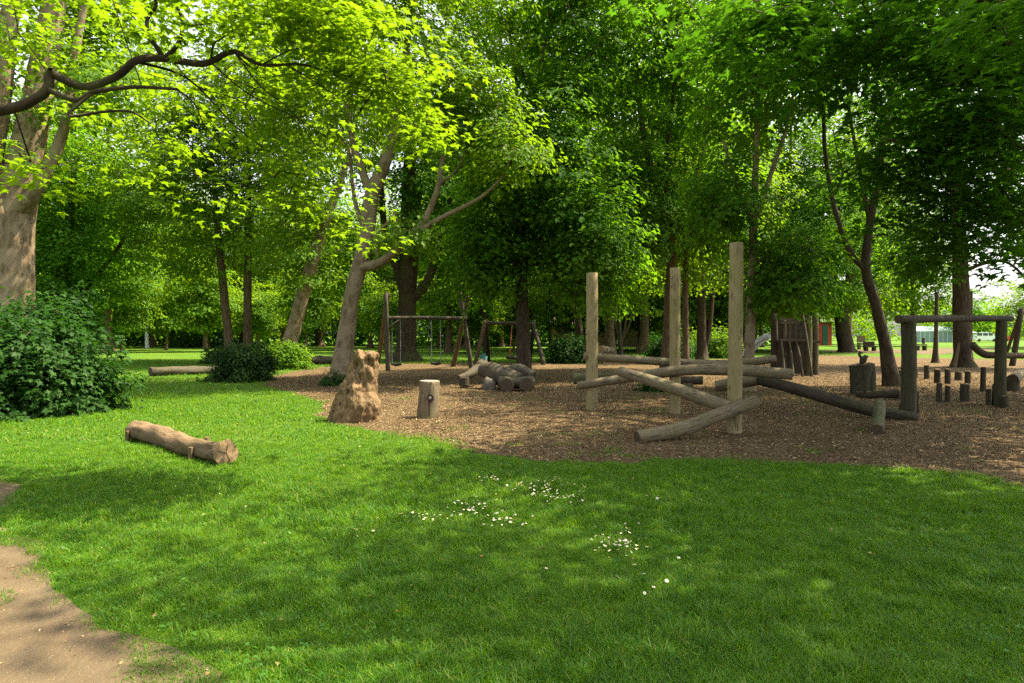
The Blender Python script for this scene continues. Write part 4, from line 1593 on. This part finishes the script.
rgB = np.random.default_rng(31)
ex = []
for (px, py, sx, sy, d, n) in ((330, 10, 55, 22, 7.0, 24), (365, 55, 30, 26, 7.3, 15), (395, 90, 18, 12, 7.4, 8), (418, 118, 8, 5, 7.5, 3), (290, 90, 45, 35, 7.6, 16), (220, 0, 55, 16, 6.8, 12), (120, -12, 60, 14, 6.8, 9),
                               (250, 160, 45, 26, 7.8, 9), (325, 195, 22, 9, 7.7, 3), (170, 115, 55, 30, 8.0, 8), (110, 150, 40, 30, 8.0, 3), (20, 15, 35, 20, 7.2, 3), (14, 150, 14, 22, 7.0, 4), (352, 232, 12, 6, 7.7, 2)):
    for _ in range(n):
        ex.append(PX(rgB.normal(px, sx), rgB.normal(py, sy), d + rgB.normal(0, .35)))
build_tree('broadleaf_tree', 'lime green tree reaching a crooked dark limb in from the left', skB, [((-7.0, 7.0, 8.5), (3.8, 3.5, 2.6), 70, .5, -.9)],
           M['leaf_lime'], M['bark_dark_shaded'], 60, .10, .42, T_LOBE, 102, skip_low=2.7, extra=ex, seg=.35, tip=.005, droop=.35)


# C: leaning grey trunk, centre left
def skC(s):
    d = 22.5
    s.limb([np.array([*PX(341, 384, d)[:2], -.1])] + P3([(345, 345), (351, 302), (359, 268), (367, 235), (372, 195), (385, 165), (396, 132), (404, 80), (410, 20), (415, -40)], d), [.36, .30, .26, .25, .25, .24, .19, .17, .13, .10, .06])
    def br(start, pts, r0, r1):
        j = s.nearest(PX(*start, d))
        s.limb([s.p[j]] + [PX(*q) for q in pts], np.linspace(r0, r1, len(pts) + 1), j)
    br((373, 195), [(360, 165, d), (352, 135, d), (346, 90, d), (340, 30, d)], .15, .07)
    br((359, 270), [(382, 262, d - .4), (400, 247, d - .8), (420, 228, d - 1), (437, 192, d - 1), (444, 150, d - 1), (452, 100, d - 1)], .17, .05)
    br((419, 230), [(445, 216, d - 1.3), (466, 206, d - 1.6), (488, 192, d - 2), (505, 172, d - 2.2), (512, 150, d - 2.3)], .095, .018)
    br((383, 262), [(378, 235, d - .8), (392, 218, d - 1), (398, 200, d - 1)], .06, .02)
    br((437, 192), [(455, 172, d - 1.1), (468, 150, d - 1.2)], .05, .02)
    br((400, 247), [(398, 225, d - .9), (388, 190, d - 1)], .04, .015)
    br((369, 235), [(355, 200, d + .5), (350, 150, d + .7)], .10, .05)


build_tree('broadleaf_tree', 'tree with a leaning grey brown trunk behind the carved burl stump', skC,
           [((-4.0, 22.5, 13), (5.5, 4.8, 4.8), 190, .5, -.85), ((-7.4, 22.5, 8.9), (2.2, 2.2, 1.4), 26, .6, -1), ((-1.8, 22, 8.9), (2.4, 2.2, 1.8), 34, .6, -1), ((-3.4, 21, 4.8), (1.1, .8, .7), 6, .6, -1), E_(440, 510, 60, 150, 21.3, 16), E_(485, 545, 110, 185, 20.4, 14)],
           M['leaf_mid'], M['bark_tan'], 120, .16, .85, T_QUAD, 103, skip_low=4)


def simple_tree(label, base, top, r0, blobs, leafm, barkm, seed, per=100, ls=.17, crad=.95, bend=(0, 0), forks=(), name='broadleaf_tree', skip_low=3, d_=None, **kw):
    """base, top in photo pixels at one depth; forks = [(start height fraction, [(px,py)...], r)]"""
    d = d_ or G(*base)[1]

    def fn(s):
        x0, y0 = base
        mid = ((x0 + top[0]) / 2 + bend[0], (y0 + top[1]) / 2 + bend[1])
        s.limb([np.array([*PX(base[0], base[1], d)[:2], -.1]), PX(x0 * .8 + mid[0] * .2, y0 * .8 + mid[1] * .2, d), PX(*mid, d), PX(*top, d)], [r0 * 1.15, r0, r0 * .8, r0 * .3], n=7)
        for (start, pts, r) in forks:
            j = s.nearest(PX(*start, d))
            dd = d
            s.limb([s.p[j]] + [PX(x, y, dd) for x, y in pts], np.linspace(r, r * .4, len(pts) + 1), j)
    return build_tree(name, label, fn, blobs, leafm, barkm, per, ls, crad, T_QUAD, seed, skip_low=skip_low, **kw)


def E(px0, px1, py0, py1, d, n, dy=None, shell=.5, low=-.95):
    """ellipsoid blob covering a pixel box at depth d"""
    a, c = PX(px0, py1, d), PX(px1, py0, d)
    return ((a + c) / 2, (abs(c[0] - a[0]) / 2, dy or abs(c[0] - a[0]) / 2, abs(c[2] - a[2]) / 2), n, shell, low)


# D: pale leaning trunk behind the shrubs
simple_tree('tree with a pale leaning trunk rising behind the light green shrub', (284, 365), (352, 150), .40,
            [E(250, 420, -60, 190, 36.4, 230, 5, .6), E(255, 350, 150, 295, 36, 70, 4)], M['leaf_mid'], M['bark_pale'], 104, 100, .20, 1.05, bend=(-4, 0), skip_low=5)
# E, F: two slim dark trunks
simple_tree('tree with a slim curved trunk above the dark round bush', (231, 362), (212, 150), .27,
            [E(110, 265, 20, 292, 40, 330, None, .6)], M['leaf_lime'], M['bark_brown'], 105, 100, .20, 1.05, bend=(0, 10), skip_low=4)
simple_tree('tree with a slim straight trunk right of the curved one', (247, 361.5), (250, 130), .25,
            [E(185, 345, -20, 275, 41, 330, None, .6)], M['leaf_lime'], M['bark_brown'], 106, 100, .20, 1.05, skip_low=4)
# G: huge dark tree behind the swings
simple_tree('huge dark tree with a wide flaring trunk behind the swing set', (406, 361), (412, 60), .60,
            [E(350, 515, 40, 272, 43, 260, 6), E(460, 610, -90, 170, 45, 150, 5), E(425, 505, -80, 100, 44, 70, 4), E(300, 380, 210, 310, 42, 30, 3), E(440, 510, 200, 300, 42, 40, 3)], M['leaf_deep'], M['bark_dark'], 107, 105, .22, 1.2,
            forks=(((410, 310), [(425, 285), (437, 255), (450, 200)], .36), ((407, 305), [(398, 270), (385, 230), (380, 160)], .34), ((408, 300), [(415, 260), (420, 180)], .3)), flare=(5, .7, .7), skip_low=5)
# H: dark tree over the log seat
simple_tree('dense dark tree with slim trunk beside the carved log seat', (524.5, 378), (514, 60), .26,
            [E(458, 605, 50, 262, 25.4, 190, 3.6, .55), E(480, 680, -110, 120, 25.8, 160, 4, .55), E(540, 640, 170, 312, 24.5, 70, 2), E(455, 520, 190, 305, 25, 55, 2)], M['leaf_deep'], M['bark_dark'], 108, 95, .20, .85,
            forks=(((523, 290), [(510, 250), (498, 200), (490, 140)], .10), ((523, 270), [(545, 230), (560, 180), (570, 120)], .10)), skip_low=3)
# J: tree behind the posts with forked trunk
def skJ(s):
    d = 29.5
    s.limb([np.array([*PX(668, 372, d)[:2], -.1])] + P3([(668, 320), (671, 245), (660, 198), (646, 150), (638, 95), (633, 30)], d), [.26, .22, .20, .17, .14, .11, .06])
    def br(st, pts, r):
        j = s.nearest(PX(*st, d))
        s.limb([s.p[j]] + P3(pts, d), np.linspace(r, r * .4, len(pts) + 1), j)
    br((670, 230), [(666, 180), (670, 120), (676, 60)], .13)
    br((668, 225), [(640, 205), (625, 180)], .07)
    br((671, 240), [(690, 190), (705, 140), (712, 70)], .11)


build_tree('broadleaf_tree', 'tree with a forked brown trunk behind the middle climbing post', skJ,
           [E(570, 770, -120, 190, 29.5, 250, 5, .55), E(590, 680, 130, 270, 28.5, 80, 2.5), E(680, 750, 150, 260, 28.5, 46, 2)], M['leaf_deep'], M['bark_brown'], 95, .21, .9, T_QUAD, 109, skip_low=4)
# K: straight mossy trunk right of the tallest post
simple_tree('tree with a straight mossy trunk right of the tallest post', (748.5, 391), (758, 60), .145,
            [E(690, 830, -80, 150, 19.8, 120, 3.2), E(745, 825, 215, 312, 19.6, 60, 1.6), E(690, 760, 150, 245, 19.4, 36, 1.6)], M['leaf_deep'], M['bark_tan'], 110, 90, .17, .72,
            forks=(((754, 215), [(770, 175), (785, 130), (795, 80)], .09), ((753, 225), [(738, 190), (722, 140)], .08), ((751, 262), [(775, 245), (795, 235)], .05)), skip_low=2.7)


# L: leaning slender multi stem tree on the right
def skL(s):
    d = 21.4
    s.limb([np.array([*PX(893, 387, d)[:2], -.1])] + P3([(886, 350), (877, 310), (866, 272), (868, 235), (878, 170), (884, 125), (892, 85), (898, 40), (903, -10)], d), [.24, .185, .16, .145, .125, .11, .095, .08, .06, .04])
    def br(st, pts, r):
        j = s.nearest(PX(*st, d))
        s.limb([s.p[j]] + P3(pts, d), np.linspace(r, r * .45, len(pts) + 1), j)
    br((866, 272), [(850, 252), (838, 222), (830, 190), (824, 150), (822, 100), (818, 50)], .095)
    br((870, 225), [(862, 190), (855, 150), (848, 110), (845, 60)], .08)
    br((832, 200), [(842, 175), (836, 150), (832, 130)], .04)
    br((884, 125), [(878, 95), (872, 60), (870, 20)], .05)
    br((888, 105), [(900, 85), (912, 70)], .03)


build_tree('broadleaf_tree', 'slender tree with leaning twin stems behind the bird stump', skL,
           [E(800, 960, -140, 55, 21.4, 95, 4), E(770, 850, 40, 120, 21, 22, 2), E(900, 960, 60, 200, 20.5, 22, 2)], M['leaf_deep_shaded'], M['bark_dark'], 100, .15, .75, T_QUAD, 111, skip_low=5)
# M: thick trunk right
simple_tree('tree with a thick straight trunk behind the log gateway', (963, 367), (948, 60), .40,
            [E(880, 1060, -70, 190, 34, 200, 6), E(895, 950, 170, 290, 33, 36, 2.5), E(970, 1100, 130, 268, 32.5, 80, 3)], M['leaf_deep_shaded'], M['bark_dark'], 112, 100, .21, 1.0, bend=(2, 0),
            forks=(((959, 268), [(985, 263), (1005, 262), (1022, 275), (1030, 290)], .10),), skip_low=4.5)


# R: tree out of view on the right, its layered boughs hang into the picture and shade the lawn
def skR(s):
    s.limb([(11.0, 7.0, -.1), (11.0, 7.0, 2.0), (10.9, 7.1, 4.0), (10.8, 7.2, 7), (10.6, 7.4, 11), (10.4, 7.6, 15)], [.55, .45, .40, .33, .22, .12])
    def br(st, pts, r):
        j = s.nearest(st)
        s.limb([s.p[j]] + [np.array(p) for p in pts], np.linspace(r, r * .35, len(pts) + 1), j)
    br((10.9, 7.1, 4.2), [(8.5, 8.2, 5.2), (6.5, 8.6, 5.75), (4.6, 8.4, 5.95), (3.2, 8.2, 6.0)], .12)
    br((10.9, 7.1, 5.0), [(9.3, 9.6, 5.2), (8.2, 11.6, 5.0), (6.8, 13, 5.3)], .11)
    br((10.8, 7.2, 6.5), [(8, 6, 8), (5.5, 4.8, 8.8), (3.5, 4.5, 9)], .13)
    br((10.8, 7.2, 7.5), [(8, 9, 9), (5.5, 11, 10)], .12)


rgR = np.random.default_rng(41)
ex = []
for (px, py, sx, sy, d, n) in ((960, 180, 50, 35, 11, 38), (985, 235, 40, 18, 11.5, 12), (930, 60, 70, 30, 10, 34), (820, 25, 50, 25, 9.5, 20), (1000, 110, 30, 50, 9.5, 20), (870, 110, 40, 30, 11, 8), (1010, 20, 30, 25, 7, 8), (745, 5, 40, 12, 9, 4)):
    for _ in range(n):
        ex.append(PX(rgR.normal(px, sx), rgR.normal(py, sy), d + rgR.normal(0, .7)))
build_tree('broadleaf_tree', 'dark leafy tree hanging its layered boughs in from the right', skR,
           [((10.0, 6.5, 11), (6.5, 6.0, 4.2), 180, .6, -.8), ((7.5, 10.5, 9.5), (3, 3, 2), 40, .6, -1), ((6.3, 4.2, 9.5), (3.0, 4.2, 1.8), 50, .6, -1)],  # last crown lump is added above the view to shade the front lawn
           M['leaf_deep_shaded'], M['bark_dark'], 105, .15, .75, T_LOBE, 113, skip_low=3.5, extra=ex, seg=.5, tip=.008, droop=.3, flat=.16)

# S: tree added out of view on the right to shade the play ground
def skS(s):
    s.limb([(13.5, 15.5, -.1), (13.5, 15.5, 2.5), (13.3, 15.4, 6), (13, 15.2, 12), (13, 15, 15)], [.5, .42, .36, .2, .1])


build_tree('broadleaf_tree', 'added tree at the right edge whose crown shades the play ground', skS, [((11.8, 15, 11.2), (6.2, 5.0, 4.2), 260, .6, -.9), ((17.5, 18.5, 10.5), (5, 4.5, 4), 170, .6, -.9)], M['leaf_deep_shaded'], M['bark_dark'], 105, .17, .9, T_QUAD, 126, skip_low=4.5)
# O: leaning trunk far right of the tower
simple_tree('dark tree leaning left in front of the red shed', (847, 352), (828, 250), .75,
            [E(770, 880, 175, 318, 58, 120, 5)], M['leaf_deep'], M['bark_dark'], 114, 90, .26, 1.3, bend=(2, 8), skip_low=3)
# thin trees in the middle distance
simple_tree('thin dark tree between the two swing sets', (487, 353), (478, 180), .25, [E(440, 530, 120, 300, 58, 110, 4)], M['leaf_deep'], M['bark_dark'], 115, 90, .26, 1.3, bend=(-4, 0))
simple_tree('cluster stemmed tree behind the left climbing post', (621, 355), (612, 170), .16, [E(560, 680, 160, 318, 44, 150, 4.5)], M['leaf_mid'], M['bark_dark'], 116, 95, .22, 1.1,
            forks=(((621, 345), [(626, 320), (634, 270)], .13), ((621, 346), [(616, 325), (604, 270)], .13), ((621, 344), [(629, 325), (645, 280)], .11)), skip_low=3)
simple_tree('dark tree with a leaning stem left of the left climbing post', (582, 358), (566, 200), .26, [E(535, 600, 150, 300, 40, 110, 4)], M['leaf_deep'], M['bark_dark'], 117, 95, .21, 1.05, forks=(((580, 345), [(590, 330), (604, 300)], .15),), skip_low=3)
simple_tree('tree with a slim green trunk right of the middle climbing post', (686, 371), (684, 150), .15, [E(650, 730, 110, 290, 31, 90, 3)], M['leaf_mid'], M['bark_brown'], 118, 95, .18, .95, skip_low=3.5)
simple_tree('dark tree with twin trunks left of the tallest post', (702, 361), (700, 130), .30, [E(660, 780, 90, 300, 42, 150, 5)], M['leaf_mid'], M['bark_dark'], 119, 95, .22, 1.1, forks=(((702, 352), [(709, 330), (714, 270), (720, 200)], .2),), skip_low=4)
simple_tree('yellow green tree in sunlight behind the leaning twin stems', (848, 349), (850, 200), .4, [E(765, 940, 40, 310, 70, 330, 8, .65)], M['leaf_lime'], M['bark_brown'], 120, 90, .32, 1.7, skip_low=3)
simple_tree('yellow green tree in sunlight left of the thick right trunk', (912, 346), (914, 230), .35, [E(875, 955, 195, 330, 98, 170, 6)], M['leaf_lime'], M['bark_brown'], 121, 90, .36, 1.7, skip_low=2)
simple_tree('young pale tree with a white trunk on the far left lawn', (147, 348), (146, 290), .22, [E(100, 175, 258, 335, 84, 80, 4)], M['leaf_lime'], M['white'], 122, 90, .26, 1.3, skip_low=1.5, flare=None)
simple_tree('dark tree close behind the thick pale left trunk', (62, 362), (75, 170), .5, [E(-20, 150, 110, 335, 40, 330, 5, .6)], M['leaf_deep'], M['bark_dark'], 123, 105, .21, 1.1, bend=(-3, 0), forks=(((66, 320), [(85, 290), (110, 260), (130, 230)], .2),), skip_low=3)
simple_tree('small round tree far off at the right edge', (1040, 347), (1040, 300), .4, [E(995, 1110, 268, 340, 90, 110, 7)], M['leaf_mid'], M['bark_dark'], 124, 90, .34, 1.6, skip_low=1)
simple_tree('grey green tree far off behind the vans', (968, 343), (968, 300), .5, [E(935, 1005, 285, 335, 150, 60, 6)], M['leaf_deep'], M['bark_dark'], 125, 80, .5, 1.8, skip_low=1)

# trees of the far wood: three built, the rest copies
protos = []
spots = []
rgW = np.random.default_rng(55)
xs = [(-150, 80), (-95, 86), (-40, 78), (60, 57), (108, 62), (588, 57), (648, 60), (790, 62), (452, 62), (700, 66), (845, 64), (15, 84), (70, 90), (118, 82), (165, 92), (205, 84), (250, 90), (295, 82), (335, 92), (375, 84), (420, 88), (460, 80), (500, 90), (540, 82), (575, 78), (612, 72), (650, 76), (690, 68), (735, 72), (775, 78), (800, 70),
      (-60, 100), (50, 102), (110, 99), (180, 104), (240, 102), (310, 100), (390, 104), (450, 100), (520, 98), (590, 104), (640, 104), (700, 88), (760, 92), (810, 108), (880, 118), (1120, 80), (1170, 60)]
for i, (px, d) in enumerate(xs):
    spots.append(((px - CX) / F * d, d))
WLAB = 'leafy green tree in the wood at the back of the park'
for v in range(3):
    x0, d0 = spots[v]
    hgt = (23, 26, 21)[v]

    def fnW(s, x0=x0, d0=d0, hgt=hgt):
        s.limb([(x0, d0, -.1), (x0 + .1, d0, 2), (x0 - .1, d0, hgt * .45), (x0, d0, hgt * .9)], [.38, .30, .2, .08])
    p = build_tree('wood_tree', WLAB, fnW, [((x0, d0, hgt * .60), (6.0, 6.0, hgt * .42), 250, .6, -1), ((x0, d0, hgt * .24), (4.6, 4.6, 1.9), 44, .6, -1)], M[('leaf_mid', 'leaf_deep', 'leaf_lime')[v]], M['bark_brown'], 80, .30, 1.35, T_QUAD, 200 + v, group='trees of the far wood', skip_low=1.5, minr=.02)
    protos.append(p)
protos_spots = spots[:3]
for i, (x, d) in enumerate(spots[3:]):
    v = rgW.choice([0, 1, 2], p=[.5, .3, .2])
    copy_thing(protos[v], (x + rgW.normal(0, 1), d, 0), rgW.uniform(0, 6.28), rgW.uniform(.85, 1.2) if d > 60 else rgW.uniform(1.1, 1.3))


# small sunlit trees along the back of the far lawn
LAB2 = 'small sunlit lime green tree at the back edge of the far lawn'
x0, d0 = PX(122, 340, 67)[0], 67.0


def fnY(s):
    s.limb([(x0, d0, -.1), (x0 + .1, d0, 1.5), (x0 - .1, d0, 4), (x0, d0, 7)], [.16, .13, .1, .04])


py_ = build_tree('young_tree', LAB2, fnY, [((x0, d0, 5.2), (3.0, 3.0, 3.4), 120, .65, -1)], M['leaf_lime'], M['bark_tan'], 80, .26, 1.1, T_QUAD, 231, group='small trees of the far lawn', skip_low=1.2, minr=.015)
for i, (px, d) in enumerate(((166, 79), (206, 72), (258, 77), (306, 71), (352, 78), (386, 72), (446, 77), (478, 70), (514, 76), (562, 73), (590, 80), (612, 75), (640, 80), (668, 70), (705, 74), (745, 70), (790, 76), (60, 72), (20, 78))):
    d -= 7
    copy_thing(py_, ((px - CX) / F * d, d, 0), i * 1.9, rgW.uniform(.75, 1.25))


# dense wood behind everything
def woodland():
    rg = np.random.default_rng(77)
    n = 2600
    px = rg.uniform(-350, 800, n)
    d = rg.uniform(100, 122, n)
    top = 11 + 10 * vnoise(px / 45, d / 30, 3)
    z = rg.uniform(0.3, 1, n) ** 0.8 * top
    low = rg.uniform(0, 1, n) < .5
    z[low] = rg.uniform(0.2, 6.5, low.sum())
    c = np.stack([(px - CX) / F * d, d, z], 1)
    pos, nrm, dirv, sz = cluster_leaves(c, rg.uniform(1.2, 2.6, n), 62, .6, rg, flat=.5, tilt=1.3)
    V, L, N = leaves(pos, nrm, dirv, sz, T_QUAD)
    o = link('woodland', np_mesh('woodland', V, L, N, [M['leaf_deep']]))
    tag(o, 'dense dark green wood closing off the back of the park', 'woodland', kind='stuff')


woodland()


def far_hedge():
    rg = np.random.default_rng(78)
    n = 500
    px = rg.uniform(790, 1400, n)
    d = rg.uniform(185, 215, n)
    top = 5.5 + 5 * vnoise(px / 30, d * 0, 5) + 5 * (px < 945)
    z = rg.uniform(.1, 1, n) * top
    c = np.stack([(px - CX) / F * d, d, z], 1)
    pos, nrm, dirv, sz = cluster_leaves(c, rg.uniform(1.5, 2.8, n), 60, .9, rg, flat=.5, tilt=1.3)
    V, L, N = leaves(pos, nrm, dirv, sz, T_QUAD)
    o = link('tree_belt', np_mesh('tree_belt', V, L, N, [M['leaf_mid']]))
    tag(o, 'low green belt of trees and bushes far beyond the sunny field', 'woodland', kind='stuff')


far_hedge()


# ------------------------------------------------------------------ shrubs
def shrub(label, px0, px1, pyb, pyt, leafm, seed, n, per, ls, crad, tmpl=T_QUAD, d=None, depth=None, blobs=None, name='shrub'):
    rg = np.random.default_rng(seed)
    d = d or G((px0 + px1) / 2, pyb)[1] + 0.6
    a, c = PX(px0, pyb, d), PX(px1, pyt, d)
    cx_ = (a[0] + c[0]) / 2
    wd = (c[0] - a[0]) / 2
    h = c[2]
    root = thing(name, label, 'shrub', (cx_, d, 0))
    cents = []
    for _ in range(n):
        th = rg.uniform(0, 2 * math.pi)
        u = rg.uniform(0, 1)
        q = rg.uniform(.45, 1) ** .6
        ph = math.acos(u)
        lump = 1 + .5 * mnoise.noise((math.cos(th) * 1.9 + seed, math.sin(th) * 1.9, u * 2.6)) + (rg.uniform(0, .22) if rg.uniform() < .12 else 0)
        cents.append((wd * math.sin(ph) ** .7 * math.cos(th) * q * lump, (depth or wd) * math.sin(ph) ** .7 * math.sin(th) * q * lump, max(.12, h * u * q * lump)))
    cents = np.array(cents)
    sk = Skel()
    for k in range(7):
        aa = k * .9 + seed
        sk.limb([(math.cos(aa) * .12, math.sin(aa) * .12, -.05), (math.cos(aa) * wd * .25, math.sin(aa) * wd * .25, h * .3), (math.cos(aa) * wd * .5, math.sin(aa) * wd * .5, h * .6)], [.035, .025, .015])
    sk.grow(cents, rg, .3)
    sk.radii(.006)
    mb = MB()
    sk.mesh(mb, seed)
    mb.build('stems', M['bark_dark'], root)
    rad = crad * rg.uniform(.7, 1.3, n)
    pos, nrm, dirv, sz = cluster_leaves(cents, rad, per, ls, rg, flat=.35, center=np.array([0, 0, -h * .2]), tilt=.6)
    pos[:, 2] = np.maximum(pos[:, 2], .03)
    V, L, N = leaves(pos, nrm, dirv, sz, tmpl)
    link('foliage', np_mesh('foliage', V, L, N, [leafm]), root)
    return root


shrub('big dark lobed leaf shrub at the foot of the thick left trunk', -60, 104, 415, 320, M['leaf_shrub'], 301, 300, 74, .128, .36, T_LOBE, d=14.2, depth=1.5)
shrub('tall shrub pressed against the thick left trunk', 10, 92, 405, 292, M['leaf_shrub'], 302, 190, 74, .135, .38, T_LOBE, d=16.3, depth=1.2)
shrub('dark dense round bush on the lawn before the slim trunks', 215, 272, 382, 343, M['leaf_yew'], 303, 170, 110, .085, .28, T_QUAD, depth=1.0)
shrub('low dark clipped bush behind the long weathered log', 206, 232, 364, 352, M['leaf_yew'], 304, 60, 80, .14, .4, T_QUAD, d=38)
shrub('bright green leafy shrub at the foot of the pale leaning trunk', 266, 305, 371, 347, M['leaf_mid'], 305, 100, 70, .15, .38, T_QUAD, d=32.0)
shrub('dark green shrub behind the left climbing post', 548, 590, 361, 340, M['leaf_shrub'], 306, 90, 80, .17, .5, T_QUAD, d=39)
shrub('bright green shrub behind the middle climbing post', 645, 690, 358, 335, M['leaf_shrub'], 307, 90, 80, .18, .55, T_QUAD, d=46)
shrub('green shrub behind the tallest climbing post', 690, 735, 356, 330, M['leaf_mid'], 308, 90, 80, .18, .55, T_QUAD, d=48)
shrub('low leafy weed patch on the ground behind the climbing logs', 640, 668, 386, 374, M['leaf_shrub'], 309, 24, 40, .10, .2, T_LOBE, d=19.5, depth=.5)
shrub('ivy tuft at the foot of the leaning grey trunk', 322, 346, 386, 372, M['leaf_shrub'], 310, 24, 50, .07, .15, T_LOBE, d=21.7, depth=.4)
shrub('dark hedge bush between the young white trunk and slim trunks', 160, 240, 349, 335, M['leaf_shrub'], 311, 80, 70, .3, 1.0, T_QUAD, d=88, depth=3)
